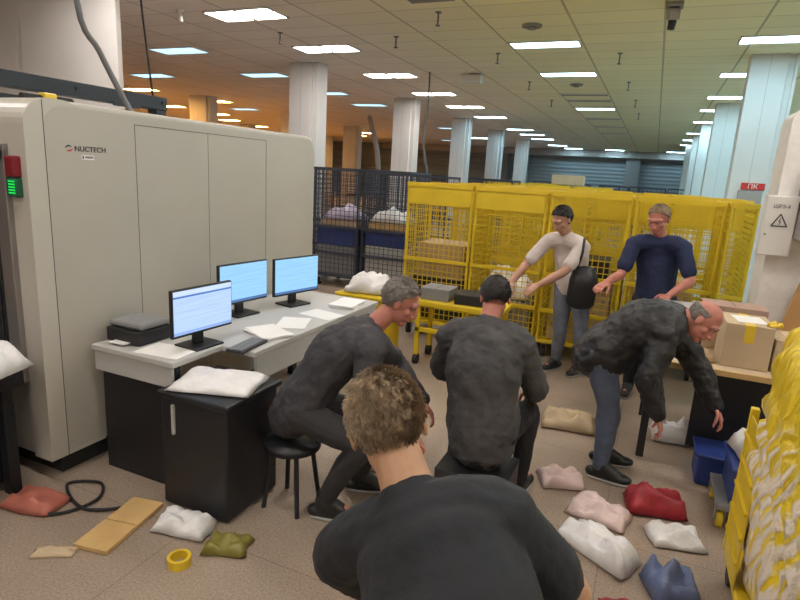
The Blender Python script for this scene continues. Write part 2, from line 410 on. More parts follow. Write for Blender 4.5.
for i, y in enumerate((7.5, 9.85, 12.7, 15.6, 18.5)):
    luminaire(-6.04, y, M['L_warm'], f'{ORD[i]} bright white double panel in the row beside the left columns', GL, True)
for i, y in enumerate((21.5, 26.6, 29.4, 32.3, 37.5)):
    luminaire(-6.0, y, M['L_cool'] if i == 0 else M['L_far'], f'{ORD[i]} of the far bluish strips continuing the bright left row', GL)
for i, y in enumerate((9.55, 12.4, 15.5, 18.2, 26.8)):
    luminaire(-9.4, y, M['L_dim'], f'{ORD[i]} dim blue light behind the row of left columns', GL)
for i, y in enumerate((10.1, 12.85, 18.7)):
    luminaire(-2.0, y, M['L_cool'], f'{ORD[i]} blue-white strip light over the middle of the yellow cages', GL, w=1.14, d=.42)
for i, y in enumerate((10.25, 13.15, 16.2, 18.8, 22.0, 26.5, 30.1, 33.5)):
    luminaire(1.42, y, M['L_cool'], f'{ORD[i]} blue-white light in the row over the right columns', GL, d=.46)
for i, (x, y) in enumerate(((-2.8, 40.5), (0.9, 40.5), (-5.4, 40.4), (-9.8, 33))):
    luminaire(x, y, M['L_far'], ['small light at the back wall left of the middle', 'small light at the back wall near the right columns', 'small light at the back wall behind the left columns', 'far dim light between the fourth and fifth left columns'][i], GL)
for i, (x, y) in enumerate(((-13.0, 12.2), (-16.1, 14.6), (-15.5, 17.5), (-19.4, 19.2), (-16.1, 19.9), (-19.5, 22.1), (-21.3, 25.1), (-22.3, 28.8), (-16.4, 31.5), (-18.4, 34.1), (-12.6, 36))):
    luminaire(x, y, M['L_dim'] if i in (0, 4, 10) else M['L_orange'],
        ['pale light above the gantry end over the scanner', 'amber light just above the gantry beam', 'amber light between the gantry and first far column', 'amber light low beside the gantry upright',
         'pale light above the far end of the scanner', 'amber light in the middle of the orange zone', 'amber light beside the second orange column', 'farthest amber light over the scanner top',
         'amber light left of the second white column', 'amber light beyond the orange column past the first white column', 'pale light low between first and second white columns'][i], GL)
for y in (15.8, 16.9, 21.5, 24.4, 27.5):
    luminaire(-2.0, y, M['L_off'], ['unlit dark strip just beyond the middle blue lights', 'second unlit dark strip in the middle ceiling row', 'unlit strip beyond the third middle blue light', 'unlit strip second beyond the third middle light', 'farthest unlit strip in the middle row'][(15.8, 16.9, 21.5, 24.4, 27.5).index(y)], GL, d=0.3)
# fixtures overhead and behind the photographer; far right row added to light columns, ceiling
k = 0
for x, ys in ((-6.04, (4.6, 1.7, -1.2, -4.0)), (-2.0, (7.1, 4.3, 1.4, -1.5, -4.3)), (1.42, (7.2, 4.3, 1.4, -1.5)), (5.0, (4.3, 1.4)), (5.0, (8.5, 11.5, 14.5, 17.5, 20.5, 23.5, 27))):
    for y in ys:
        luminaire(x, y, M['L_side'] if x > 4 and y > 8 else M['L_near'], 'white ceiling light above or behind the photographer, outside the picture', 'ceiling lights overhead')

# ceiling fittings
def sprinkler(x, y, n, l=0.17):
    b = bmesh.new(); cyl(b, (x, y, CZ), (x, y, CZ - l), 0.012, 8); cyl(b, (x, y, CZ - l), (x, y, CZ - l - .012), 0.035, 10); cyl(b, (x, y, CZ - .012), (x, y, CZ - .001), 0.045, 12)
    tag(obj('ceiling_sprinkler', b, M['cablegrey'], base=(x, y, CZ)), n, 'sprinkler', 'ceiling sprinklers')
for i, (x, y) in enumerate(((-3.1, 7.98), (-2.95, 10.7), (-3.0, 13.8), (-2.99, 16.85))):
    sprinkler(x, y, f'{ORD[i]} pendent sprinkler in the line left of the blue strip lights')
for i, (x, y) in enumerate(((-0.88, 10.96), (-0.86, 13.95), (-0.8, 16.8), (-.8, 19.8))):
    sprinkler(x, y, f'{ORD[i]} pendent sprinkler in the line right of the blue strip lights')
sprinkler(-6.2, 8.6, 'pendent sprinkler between the two nearest bright double panels')
sprinkler(-4.3, 9.2, 'pendent sprinkler right of the second bright double panel')
for i, (x, y, n) in enumerate(((-1.98, 8.89, 'round dark smoke detector nearest in the tiled ceiling'), (-2.0, 14.2, 'round dark smoke detector beyond the second blue strip light'))):
    b = bmesh.new(); cyl(b, (x, y, CZ - .001), (x, y, CZ - .03), .15, 20, .14); cyl(b, (x, y, CZ - .03), (x, y, CZ - .06), .08, 20, .06)
    tag(obj('smoke_detector', b, M['midgrey'], base=(x, y, CZ)), n, 'smoke detector', 'smoke detectors')
for x, y, n in ((-6.95, 7.1, 'small white lamp fitting on the ceiling near the white pier'),):
    b = bmesh.new(); cyl(b, (x, y, CZ - .001), (x, y, CZ - .03), .06, 14); cyl(b, (x, y, CZ - .03), (x, y, CZ - .16), .03, 12, .045)
    tag(obj('lamp_fitting', b, M['white'], base=(x, y, CZ)), n, 'lamp')
t = thing('ceiling_unit', 'small white box unit under the ceiling right of the bright panels', 'wall box', (-4.05, 12.7, CZ))
b = bmesh.new(); box(b, -4.28, -3.82, 12.6, 12.8, CZ - .2, CZ - .03, .01); obj('body', b, M['white'], t)
b = bmesh.new(); box(b, -4.1, -4.0, 12.65, 12.75, CZ - .03, CZ); obj('bracket', b, M['midgrey'], t)
# vents
for x, y, n in ((-3.0, 7.2, 'dark ceiling grille at the top edge between light rows'),):
    t = thing('ceiling_vent', n, 'vent', (x, y, CZ)); b = bmesh.new(); box(b, x - .3, x + .3, y - .3, y + .3, CZ - .012, CZ - .001); obj('grille', b, M['midgrey'], t)
# security camera
t = thing('security_camera', 'ceiling camera with black lens hood hanging at top right', 'camera', (-0.1, 8.2, CZ))
b = bmesh.new(); box(b, -.2, 0, 8.1, 8.3, CZ - .05, CZ - .001, .01); cyl(b, (-.1, 8.2, CZ - .05), (-.1, 8.2, CZ - .08), .03, 10); obj('bracket', b, M['midgrey'], t)
b = bmesh.new(); box(b, -.15, -.05, 8.14, 8.26, CZ - .2, CZ - .06, .015); box(b, -.175, -.15, 8.16, 8.24, CZ - .18, CZ - .05, .005); box(b, -.05, -.025, 8.16, 8.24, CZ - .18, CZ - .05, .005); obj('housing', b, M['boxgrey'], t)
b = bmesh.new(); cyl(b, (-.1, 8.2, CZ - .2), (-.11, 8.2, CZ - .3), .05, 16, .042); obj('lens_hood', b, M['black'], t, True)
# hanging cable in the middle
b = bmesh.new(); tube(b, [(-4.93, 12.4, CZ), (-4.93, 12.4, 3.3), (-4.98, 12.4, 2.6), (-4.84, 12.4, 1.9), (-4.8, 12.4, 1.45)], [.022, .02, .03, .035, .02], 8)
tag(obj('hanging_cable', b, M['cablegrey'], base=(-4.93, 12.4, CZ), sm=True), 'dark cable hanging from the ceiling beside the second white column', 'cable')
b = bmesh.new(); tube(b, [(-10.6, 20.6, 3.9), (-10.5, 20.6, 3.6), (-10.2, 20.6, 2.6), (-10.05, 20.6, 1.0), (-10, 20.6, 0.0)], [.09, .10, .11, .10, .1], 8)
tag(obj('standing_pipe', b, M['boxgrey'], base=(-10, 20.6, 0), sm=True), 'slim grey standing pipe beside the orange lit column', 'pipe')

# hydrant sign on first right column
t = thing('wall_sign', 'red sign with white letters on the nearest right column', 'sign', (1.49, 11.27, 2.0))
b = bmesh.new(); box(b, 1.31, 1.66, 11.262, 11.285, 1.945, 2.055, .003); obj('plate', b, M['signred'], t)
me = text_mesh('ПК', 0.11, Matrix.Translation((1.405, 11.2605, 1.963)) @ Euler((PI / 2, 0, 0)).to_matrix().to_4x4()); obj('lettering', me, M['paper'], t)
b = bmesh.new(); box(b, 1.28, 1.64, 11.24, 11.299, 1.55, 1.925, .01); tag(obj('hydrant_cabinet', b, M['boxgrey'], base=(1.46, 11.28, 1.55)), 'grey wall cabinet under the red sign on the right column', 'cabinet')

# ------------------------------------------------------------------ scanner
MX0, MX1, MY0, MY1, MZ0, MZ1 = -4.75, -3.0, 1.97, 4.74, 0.13, 2.175
def profile_yz(bm, x0, x1, y0, y1, z0, z1, r, n=8, bev=0.0):
    pts = [(y0, z0), (y1, z0)]
    for i in range(n + 1): a = i / n * PI / 2; pts.append((y1 - r + r * math.cos(a), z1 - r + r * math.sin(a)))
    for i in range(n + 1): a = PI / 2 + i / n * PI / 2; pts.append((y0 + r + r * math.cos(a), z1 - r + r * math.sin(a)))
    A = [bm.verts.new((x0, *p)) for p in pts]; B = [bm.verts.new((x1, *p)) for p in pts]
    bm.faces.new(A); f = bm.faces.new(B[::-1])
    k = len(pts)
    for i in range(k): bm.faces.new((A[i], B[i], B[(i + 1) % k], A[(i + 1) % k]))
    return f
S = thing('baggage_scanner', 'tall cream X-ray baggage scanner cabinet filling the left side', 'scanner', (-3.9, 3.3, 0))
b = bmesh.new(); profile_yz(b, MX0, MX1, MY0 + .08, MY1, MZ0, MZ1, .15)
bmesh.ops.recalc_face_normals(b, faces=b.faces)
e = [ed for ed in b.edges if all(abs(v.co.x - MX1) < 1e-5 for v in ed.verts)]
bmesh.ops.bevel(b, geom=e, offset=.03, segments=3, affect='EDGES', profile=0.5)
hull = obj('housing', b, M['cream'], S)
# tunnel end rim (portal with an opening)
b = bmesh.new()
profile_yz(b, -3.15, -3.0005, MY0, MY0 + .36, MZ0, MZ1 + .002, .14)
profile_yz(b, MX0, -3.15, MY0, MY0 + .36, 1.92, MZ1 + .002, .14)
box(b, MX0, -4.6, MY0, MY0 + .11, MZ0, MZ1 - .15, .02)
box(b, MX0, -3.15, MY0 + .02, MY0 + .1, MZ0, .62, .01)
obj('end_rim', b, M['cream_rim'], S)
b = bmesh.new()
for x in (-3.19, -4.55): box(b, x - .05, x + .05, MY0 - .03, MY0 + .12, .6, 1.9, .006)
box(b, -4.6, -3.14, MY0 - .03, MY0 + .12, 1.84, 1.93, .006)
obj('tunnel_frame', b, M['steel'], S)
for i in range(9):
    b = bmesh.new(); x = -4.48 + i * .14; box(b, x, x + .125, MY0 + .03, MY0 + .036, .78, 1.84); obj('curtain_strip', b, M['dark'], S)
b = bmesh.new(); box(b, MX0 + .05, MX1 - .06, MY0 + .1, MY1 - .05, 0, MZ0 + .01); obj('plinth', b, M['dark'], S)
for q in ((2.075, 2.078, MZ0, 2.165), (2.66, 2.663, MZ0, 2.09), (2.66, 3.98, 2.09, 2.094), (3.98, 3.983, .2, 2.09), (3.3, 3.3015, .2, 2.09)):
    b = bmesh.new(); box(b, -3.004, -2.9985, *q); obj('panel_seam', b, M['seam'], S)
# signal light on the end rim
b = bmesh.new(); box(b, -3.125, -3.045, MY0 - .04, MY0 + .01, 1.76, 1.87, .012); sl = obj('signal_light_red', b, M['redlens'], S)
b = bmesh.new(); box(b, -3.125, -3.045, MY0 - .04, MY0 + .01, 1.655, 1.757, .012); sl2 = obj('signal_light_green', b, M['green_off'], S); sl['label'] = 'dark red lens'; sl2['label'] = 'lit green lens'
b = bmesh.new()
for i in range(5): box(b, -3.1, -3.05, MY0 - .0415, MY0 - .039, 1.675 + i * .015, 1.683 + i * .015)
obj('lit_segment', b, M['led_green'], sl2)
# maker's lettering and sticker on the side panel
mm = lambda y, z: Matrix.Translation((-2.9985, y, z)) @ Matrix(((0, 0, 1, 0), (1, 0, 0, 0), (0, 1, 0, 0), (0, 0, 0, 1)))
me = text_mesh('NUCTECH', 0.042, mm(2.245, 1.912) @ Matrix.Diagonal((1.02, 1, 1, 1))); obj('lettering', me, M['ink'], S)
b = bmesh.new()
for i in range(14):
    a0, a1 = math.radians(20 + i * 12), math.radians(20 + (i + 1) * 12)
    q = []
    for a, rr in ((a0, .022), (a1, .022), (a1, .022 - .011 * math.sin((i + 1) / 14 * PI)), (a0, .022 - .011 * math.sin(i / 14 * PI))): q.append(b.verts.new((-2.9982, 2.212 + rr * math.cos(a), 1.926 + .8 * rr * math.sin(a))))
    try: b.faces.new(q)
    except Exception: pass
obj('emblem_arc', b, M['ink'], S)
b = bmesh.new()
for i in range(14):
    a0, a1 = math.radians(210 + i * 11), math.radians(210 + (i + 1) * 11)
    q = []
    for a, rr in ((a0, .022), (a1, .022), (a1, .022 - .011 * math.sin((i + 1) / 14 * PI)), (a0, .022 - .011 * math.sin(i / 14 * PI))): q.append(b.verts.new((-2.9982, 2.212 + rr * math.cos(a), 1.926 + .8 * rr * math.sin(a))))
    try: b.faces.new(q)
    except Exception: pass
ea = obj('emblem_arc', b, M['signred'], S); ea['label'] = 'red half of the emblem'
b = bmesh.new(); box(b, -2.9995, -2.998, 2.285, 2.365, 1.868, 1.892); st = obj('sticker', b, M['paper'], S)
b = bmesh.new()
box(b, -2.998, -2.9975, 2.291, 2.300, 1.872, 1.888)
for i in range(9): box(b, -2.998, -2.9975, 2.308 + i * .006, 2.312 + i * .006, 1.875, 1.887)
obj('print', b, M['ink'], st)

# gantry beam over the scanner
t = thing('gantry_beam', 'dark slate steel beam running over the cream scanner', 'beam', (-4.0, 3.0, 2.17))
b = bmesh.new(); box(b, -4.06, -3.94, .6, 3.85, 2.30, 2.405, .006); obj('beam', b, M['beam'], t)
b = bmesh.new(); box(b, -4.05, -3.95, 3.74, 3.845, 2.176, 2.305, .004); box(b, -3.94, -3.93, 3.3, 3.55, 2.28, 2.31); obj('leg', b, M['beam'], t)
b = bmesh.new(); box(b, -4.055, -3.945, .7, .8, .0, 2.30); obj('leg', b, M['beam'], t)
for y in (3.0, 3.42, 3.8): b = bmesh.new(); cyl(b, (-3.942, y, 2.36), (-3.93, y, 2.36), .014, 10); obj('bolt', b, M['black'], t)
b = bmesh.new(); box(b, -4.75, -4.65, 1.0, 3.2, 2.26, 2.32, .004); box(b, -4.74, -4.66, 2.3, 2.4, 2.178, 2.27); tag(obj('support_bar', b, M['beam'], base=(-4.7, 2.3, 2.17)), 'thin dark bar behind the gantry beam on the scanner roof', 'bar')
t = thing('plug_connector', 'yellow plug connector on the scanner roof under the beam', 'connector', (-3.5, 2.48, 2.176))
b = bmesh.new(); box(b, -3.53, -3.46, 2.42, 2.50, 2.176, 2.25, .008); obj('plug', b, M['tape'], t)
b = bmesh.new(); cyl(b, (-3.5, 2.42, 2.21), (-3.5, 2.3, 2.21), .025, 12); obj('cable_end', b, M['dark'], t)
b = bmesh.new(); cyl(b, (-3.5, 2.5, 2.21), (-3.5, 2.62, 2.21), .03, 12); obj('cable_end', b, M['dark'], t)
b = bmesh.new(); tube(b, [(-3.72, 2.85, CZ), (-3.7, 2.86, 2.9), (-3.66, 2.98, 2.6), (-3.6, 3.1, 2.32), (-3.55, 3.14, 2.2)], [.02] * 5, 10)
tag(obj('conduit', b, M['cablegrey'], base=(-3.55, 3.14, 2.17), sm=True), 'grey conduit slanting from the ceiling to the scanner roof', 'conduit')
b = bmesh.new(); tube(b, [(-4.25, 3.83, CZ), (-4.2, 3.85, 3.2), (-4.05, 3.8, 2.41)], [.008] * 3, 8)
tag(obj('thin_cable', b, M['dark'], base=(-4.05, 3.8, 2.41)), 'thin black cable dropping to the end of the gantry beam', 'cable')

# conveyor at the scanner mouth
t = thing('roller_conveyor', 'dark roller conveyor at the scanner mouth, left edge', 'conveyor', (-3.8, 1.2, 0))
b = bmesh.new(); box(b, -4.4, -3.1, .45, 1.9, .70, .735); obj('bed', b, M['dark'], t)
b = bmesh.new(); box(b, -3.13, -3.07, .45, 1.9, .62, .76, .008); obj('side_rail', b, M['black'], t)
b = bmesh.new(); box(b, -4.43, -4.37, .45, 1.9, .62, .76, .008); obj('side_rail', b, M['black'], t)
for x in (-3.1, -4.4):
    for y in (.55, 1.8): b = bmesh.new(); box(b, x - .03, x + .03, y - .03, y + .03, 0, .62); obj('leg', b, M['black'], t)
b = bmesh.new(); box(b, -4.3, -3.15, .6, 1.85, .05, .6, .01); obj('drive_housing', b, M['black'], t)
for i in range(10):
    b = bmesh.new(); y = .55 + i * .145; cyl(b, (-4.37, y, .75), (-3.13, y, .75), .028, 12); obj('roller', b, M['steel'], t, True)

# soft parcels
def mailer(name, c, s, rz, m, label, cat='parcel', group=None, tilt=(0, 0), seed=0, puff=0.06):
    b = bmesh.new(); bmesh.ops.create_grid(b, x_segments=14, y_segments=14, size=0.5)
    top = list(b.verts); rnd = random.Random(seed); o = V((rnd.random() * 50, rnd.random() * 50, 0))
    g = bmesh.ops.duplicate(b, geom=list(b.faces) + list(b.edges) + list(b.verts))
    bot = [v for v in g['geom'] if isinstance(v, bmesh.types.BMVert)]
    for L_, sg in ((top, 1), (bot, -1)):
        for v in L_:
            x, y = v.co.x * 2, v.co.y * 2
            f = max(0, (1 - x ** 4) * (1 - y ** 4)) ** .5
            if sg > 0: z = f * (.8 + .8 * noise.noise(V((x * 1.6, y * 1.6, 0)) + o) + .25 * noise.noise(V((x * 5, y * 5, 0)) + o))
            else: z = -f * .15
            v.co = V((v.co.x * s[0], v.co.y * s[1], z * s[2]))
            if f == 0: v.co.x += noise.noise(V((x, y, 3)) + o) * .02; v.co.y += noise.noise(V((x, y, 9)) + o) * .02
    bmesh.ops.remove_doubles(b, verts=b.verts, dist=1e-4)
    zmin = min(v.co.z for v in b.verts)
    for v in b.verts: v.co.z -= zmin
    bmesh.ops.rotate(b, verts=b.verts, cent=(0, 0, 0), matrix=Euler((tilt[0], tilt[1], rz)).to_matrix())
    zmin = min(v.co.z for v in b.verts)
    o_ = obj(name, b, m, sm=True)
    o_.data.transform(Matrix.Translation((0, 0, -zmin)))
    o_.location = c
    return tag(o_, label, cat, group)

def carton(name, c, s, rz, m, label, group=None, open_=False, tape=None, paper=False, tilt=None):
    """cardboard box with flap seam and tape; c = centre of base"""
    t = thing(name, label, 'box', c, group); t.rotation_euler.z = rz
    if tilt: t.rotation_euler = (tilt[0], tilt[1], rz)
    x, y, z = s[0] / 2, s[1] / 2, s[2]
    b = bmesh.new(); box(b, -x, x, -y, y, 0, z - .006, .006)
    obj('body', b, m, t, base=V((0, 0, 0)))
    b = bmesh.new(); box(b, -x, -.003, -y, y, z - .006, z, .001); obj('flap', b, m, t, base=V((0, 0, 0)))
    b = bmesh.new(); box(b, .003, x, -y, y, z - .006, z, .001); obj('flap', b, m, t, base=V((0, 0, 0)))
    if tape:
        b = bmesh.new(); box(b, -.03, .03, -y - .001, y + .001, z - .0005, z + .001); box(b, -.03, .03, -y - .0015, -y, z * .6, z); obj('tape', b, tape, t, base=V((0, 0, 0)))
    if paper:
        b = bmesh.new(); box(b, -x * .55, x * .75, -y * .5, y * .6, z + .001, z + .003, rot=(0, 0, .12)); obj('shipping_label', b, M['paper'], t, base=V((0, 0, 0)))
    return t

mailer('poly_mailer', (-3.03, 1.60, .778), (.46, .34, .17), .3, M['poly'], 'white poly parcel on the roller conveyor at left edge', seed=3)
mailer('poly_mailer', (-3.35, 1.2, .778), (.4, .34, .14), .9, M['polypink'], 'pinkish parcel on the roller conveyor behind the white one', seed=5)
mailer('plastic_bag', (-2.88, 1.78, .0), (.32, .2, .06), .2, M['pinkred'], 'flat salmon red plastic on the floor under the scanner', 'bag', seed=8)
b = bmesh.new(); tube(b, [(-2.98, 1.7, .012), (-2.7, 1.75, .012), (-2.62, 1.95, .012), (-2.75, 2.08, .012), (-2.9, 1.98, .012), (-2.6, 1.86, .014), (-2.38, 2.02, .012), (-2.3, 2.08, .012)], [.009] * 8, 8, sub=8)
tag(obj('floor_cable', b, M['dark'], base=(-2.7, 1.9, 0), sm=True), 'thin dark cable looping on the floor before the scanner', 'cable')

# ------------------------------------------------------------------ desk
t = thing('work_desk', 'grey work desk against the scanner carrying three monitors', 'desk', (-2.6, 3.2, 0))
b = bmesh.new(); box(b, -2.94, -2.05, 2.62, 4.3, .765, .80, .006); box(b, -2.94, -2.3, 2.22, 2.63, .765, .80, .006); obj('tabletop', b, M['grey'], t)
b = bmesh.new(); box(b, -2.93, -2.32, 2.235, 2.255, .64, .765, .003); box(b, -2.08, -2.06, 2.65, 4.28, .6, .765, .003); obj('apron', b, M['grey'], t)
b = bmesh.new(); box(b, -2.9, -2.32, 2.26, 2.30, 0, .765, .003); obj('side_panel', b, M['black'], t)
for x in (-2.88, -2.12):
    b = bmesh.new(); box(b, x - .03, x + .03, 4.2, 4.26, 0, .765); obj('leg', b, M['black'], t)
def monitor(c, w, h, rz, scr, label):
    t = thing('monitor', label, 'monitor', (c[0], c[1], .8), 'monitors on the scanner desk'); t.rotation_euler.z = rz
    zc = c[2] - .8; Z = V((0, 0, 0))
    b = bmesh.new(); box(b, -.03, -.002, -w / 2, w / 2, zc - h / 2, zc + h / 2, .006); box(b, -.06, -.02, -w * .3, w * .3, zc - h * .3, zc + h * .3, .01); k = obj('casing', b, M['black'], t, base=Z)
    b = bmesh.new(); box(b, -.003, .0005, -w / 2 + .009, w / 2 - .009, zc - h / 2 + .016, zc + h / 2 - .009); obj('screen', b, scr, t, base=Z)
    b = bmesh.new(); box(b, -.075, -.045, -.035, .035, .015, zc, .004); obj('stand', b, M['black'], t, base=Z)
    b = bmesh.new(); box(b, -.14, .05, -.11, .11, 0, .015, .006); obj('foot', b, M['black'], t, base=Z)
monitor((-2.37, 2.55, 1.035), .46, .285, -.08, M['scr_a'], 'nearest monitor with a pale document on screen and tilted view')
monitor((-2.66, 3.28, 1.045), .475, .30, -.12, M['scr_b'], 'middle monitor with a plain pale blue screen')
monitor((-2.53, 3.77, 1.045), .475, .30, -.22, M['scr_b'], 'farthest of the three monitors, plain pale blue screen')
t = thing('label_printer', 'black label printer at the near end of the desk', 'printer', (-2.7, 2.42, .8))
b = bmesh.new(); box(b, -2.93, -2.66, 2.32, 2.58, .801, .89, .012); obj('body', b, M['black'], t)
b = bmesh.new(); box(b, -2.93, -2.66, 2.34, 2.58, .89, .93, .02); obj('lid', b, M['midgrey'], t)
b = bmesh.new(); box(b, -2.85, -2.73, 2.27, 2.33, .815, .818); obj('paper_strip', b, M['paper'], t)
def sheet(c, rz, label, w=.21, h=.297, m='paper', n=1):
    b = bmesh.new()
    for i in range(n): box(b, -w / 2, w / 2, -h / 2, h / 2, i * .004, i * .004 + .002 + .001 * (n > 1), rot=(0, 0, random.uniform(-.15, .15) if i else 0))
    o = obj('paper_sheet' if n == 1 else 'paper_stack', b, M[m]); o.location = c; o.rotation_euler.z = rz
    tag(o, label, 'paper', 'papers on the desk')
sheet((-2.48, 2.36, .802), .1, 'white sheet lying beside the label printer', .3, .21)
sheet((-2.22, 2.98, .802), 1.2, 'white paper stack below the nearest monitor', n=5)
sheet((-2.24, 3.3, .802), .4, 'loose sheet on the desk in front of the middle monitor')
sheet((-2.2, 3.62, .802), 1.4, 'loose sheet between the middle and farthest monitors')
sheet((-2.2, 4.02, .802), .2, 'paper stack at the far end of the desk', n=6)
t = thing('keyboard', 'black keyboard on the desk below the nearest monitor', 'keyboard', (-2.16, 2.74, .8)); t.rotation_euler.z = .1
b = bmesh.new(); box(b, -.06, .06, -.2, .08, .001, .018, .005); obj('case', b, M['black'], t, base=V((0, 0, 0)))
b = bmesh.new()
for i in range(4):
    for j in range(12): box(b, -.05 + i * .025, -.03 + i * .025, -.19 + j * .022, -.172 + j * .022, .018, .023)
obj('keys', b, M['midgrey'], t, base=V((0, 0, 0)))
# black bin with white parcel on it
t = thing('storage_bin', 'black storage bin in front of the desk end', 'bin', (-2.15, 2.3, 0))
b = bmesh.new(); box(b, -2.29, -1.84, 2.12, 2.56, .012, .655, .015); obj('body', b, M['black'], t)
b = bmesh.new(); box(b, -2.295, -1.82, 2.10, 2.58, .655, .69, .01); obj('lid', b, M['black'], t)
b = bmesh.new(); box(b, -2.2, -2.185, 2.105, 2.125, .45, .62); obj('latch', b, M['grey'], t)
for x in (-2.24, -1.9):
    for y in (2.17, 2.5): b = bmesh.new(); cyl(b, (x, y, 0), (x, y, .03), .03, 10); obj('foot', b, M['dark'], t)
mailer('poly_mailer', (-2.07, 2.33, .691), (.46, .34, .05), .3, M['poly'], 'flat white parcel lying on the black storage bin', seed=12)
# litter on the floor, near left
carton('flattened_carton', (-2.32, 1.86, 0), (.44, .19, .025), 1.75, M['tan'], 'flat tan cardboard piece on the floor before the black bin')
mailer('plastic_bag', (-2.02, 2.0, 0), (.30, .17, .09), .2, M['poly'], 'crumpled white plastic bag on the floor by the black bin', 'bag', seed=21)
mailer('plastic_bag', (-1.72, 1.98, 0), (.22, .16, .06), .3, mat('olive_bag', (.20, .17, .03), .4, bump=.3, bscale=14), 'small olive plastic bag beside the crumpled white bag', 'bag', seed=23)
b = bmesh.new()
for i in range(40):
    a0, a1 = 2 * PI * i / 40, 2 * PI * (i + 1) / 40
    q = [b.verts.new((r * math.cos(a), r * math.sin(a), z)) for a, r, z in ((a0, .055, 0), (a1, .055, 0), (a1, .055, .045), (a0, .055, .045), (a0, .04, 0), (a1, .04, 0), (a1, .04, .045), (a0, .04, .045))]
    b.faces.new((q[0], q[1], q[2], q[3])); b.faces.new((q[5], q[4], q[7], q[6])); b.faces.new((q[3], q[2], q[6], q[7])); b.faces.new((q[1], q[0], q[4], q[5]))
o = obj('tape_roll', b, M['tape'], sm=False); o.location = (-1.84, 1.78, 0); tag(o, 'yellow tape roll on the floor in front of the bags', 'tape')
mailer('paper_scrap', (-2.42, 1.56, 0), (.2, .08, .02), .5, M['cardlite'], 'pale paper scrap on the floor nearest the left corner', 'paper', seed=25)

# ------------------------------------------------------------------ cages
def grid(bm, p0, du, dv, nu, nv, r):
    p0, du, dv = V(p0), V(du), V(dv)
    for i in range(nu + 1): bar(bm, p0 + du * (i / nu), p0 + du * (i / nu) + dv, r)
    for j in range(nv + 1): bar(bm, p0 + dv * (j / nv), p0 + dv * (j / nv) + du, r)

def roll_cage(loc, w, d, h, mf, mw, label, group, cell=.06, band=0, lower=True, r=.0038, shelf=True):
    t = thing('roll_cage', label, 'roll cage', loc, group); Z = V((0, 0, 0)); x, y = w / 2, d / 2
    b = bmesh.new(); box(b, -x, x, -y, y, .17, .21, .008)
    for i in range(5): box(b, -x + .05 + i * (w - .1) / 5, -x + .09 + i * (w - .1) / 5, -y + .01, y - .01, .205, .215)
    obj('base', b, mf, t, base=Z)
    for sx in (-1, 1):
        for sy in (-1, 1):
            b = bmesh.new(); cx, cy = sx * (x - .08), sy * (y - .08)
            cyl(b, (cx - .018, cy, .065), (cx + .018, cy, .065), .062, 18); wh = obj('caster', b, M['dark'], t, base=Z)
            b = bmesh.new(); box(b, cx - .032, cx - .026, cy - .02, cy + .02, .05, .17); box(b, cx + .026, cx + .032, cy - .02, cy + .02, .05, .17); box(b, cx - .03, cx + .03, cy - .03, cy + .03, .15, .17); obj('fork', b, M['steel'], wh, base=Z)
            b = bmesh.new(); cyl(b, (cx - sx * .0 + sx * .07, sy * (y - .015), .19), (sx * (x - .01), sy * (y - .015), h), .016, 10); obj('post', b, mf, t, base=Z)
    for sx in (-1, 1):
        b = bmesh.new(); grid(b, (sx * (x - .01), -y, .24), (0, d, 0), (0, 0, h - .26), max(4, int(d / cell)), int((h - .3) / cell), r)
        bar(b, (sx * (x - .01), -y, h - .01), (sx * (x - .01), y, h - .01), .016); obj('side_mesh', b, mw, t, base=Z)
    b = bmesh.new(); grid(b, (-x, y - .01, .24), (w, 0, 0), (0, 0, h - .26), int(w / cell), int((h - .3) / cell), r); obj('rear_mesh', b, mw, t, base=Z)
    b = bmesh.new(); z1 = h - .03
    grid(b, (-x, -y + .01, .24), (w, 0, 0), (0, 0, z1 - .24), int(w / cell), int((h - .3) / cell), r); obj('front_mesh', b, mw, t, base=Z)
    for z in (h - .012, h * .52, h * .30):
        for sy in (-1, 1): b = bmesh.new(); bar(b, (-x, sy * y, z), (x, sy * y, z), .018 if z < h - .1 else .024); obj('rail', b, mf, t, base=Z)
    if band:
        b = bmesh.new(); box(b, -x + .02, x - .02, -y - .012, -y - .004, h - .03 - band, h - .03, .002); obj('top_panel', b, mf, t, base=Z)
    return t
YG = 'yellow roll cages in the front row'
cages = []
spec = [(-2.2, .0, .20, 'yellow roll cage leftmost in the front row with solid top panel'), (-1.4, .02, .20, 'yellow roll cage second from left behind the person in white'),
        (-0.58, .0, 0, 'yellow roll cage in the front row between the two standing people'), (0.24, .02, 0, 'yellow roll cage behind the person in the navy shirt')]
for x, dy, band, lab in spec: cages.append(roll_cage((x, 6.45 + dy, 0), .78, .75, 1.79, M['yellow'], M['yellowdk'], lab, YG, band=band))
roll_cage((0.77, 6.36, 0), .22, .7, 1.79, M['yellow'], M['yellowdk'], 'narrow yellow mesh cage at the right end beside the white partition', YG, cell=.05)
G2 = 'yellow roll cages in the rows behind'
proto = roll_cage((-2.0, 7.55, 0), .78, .75, 1.8, M['yellow'], M['yellowdk'], 'yellow roll cage in the second row behind the leftmost front cage', G2, band=.3)
for i, (x, y) in enumerate(((-1.1, 7.6), (-.25, 7.55), (.6, 7.6), (-1.6, 8.7), (-.7, 8.75), (.25, 8.7))):
    dup(proto, (x, y, 0), ['yellow cage in the second row behind the person in white', 'yellow cage in the second row at the middle', 'yellow cage in the second row behind the navy shirted person', 'yellow cage in the third row, left', 'yellow cage in the third row, middle', 'yellow cage in the third row, right'][i])
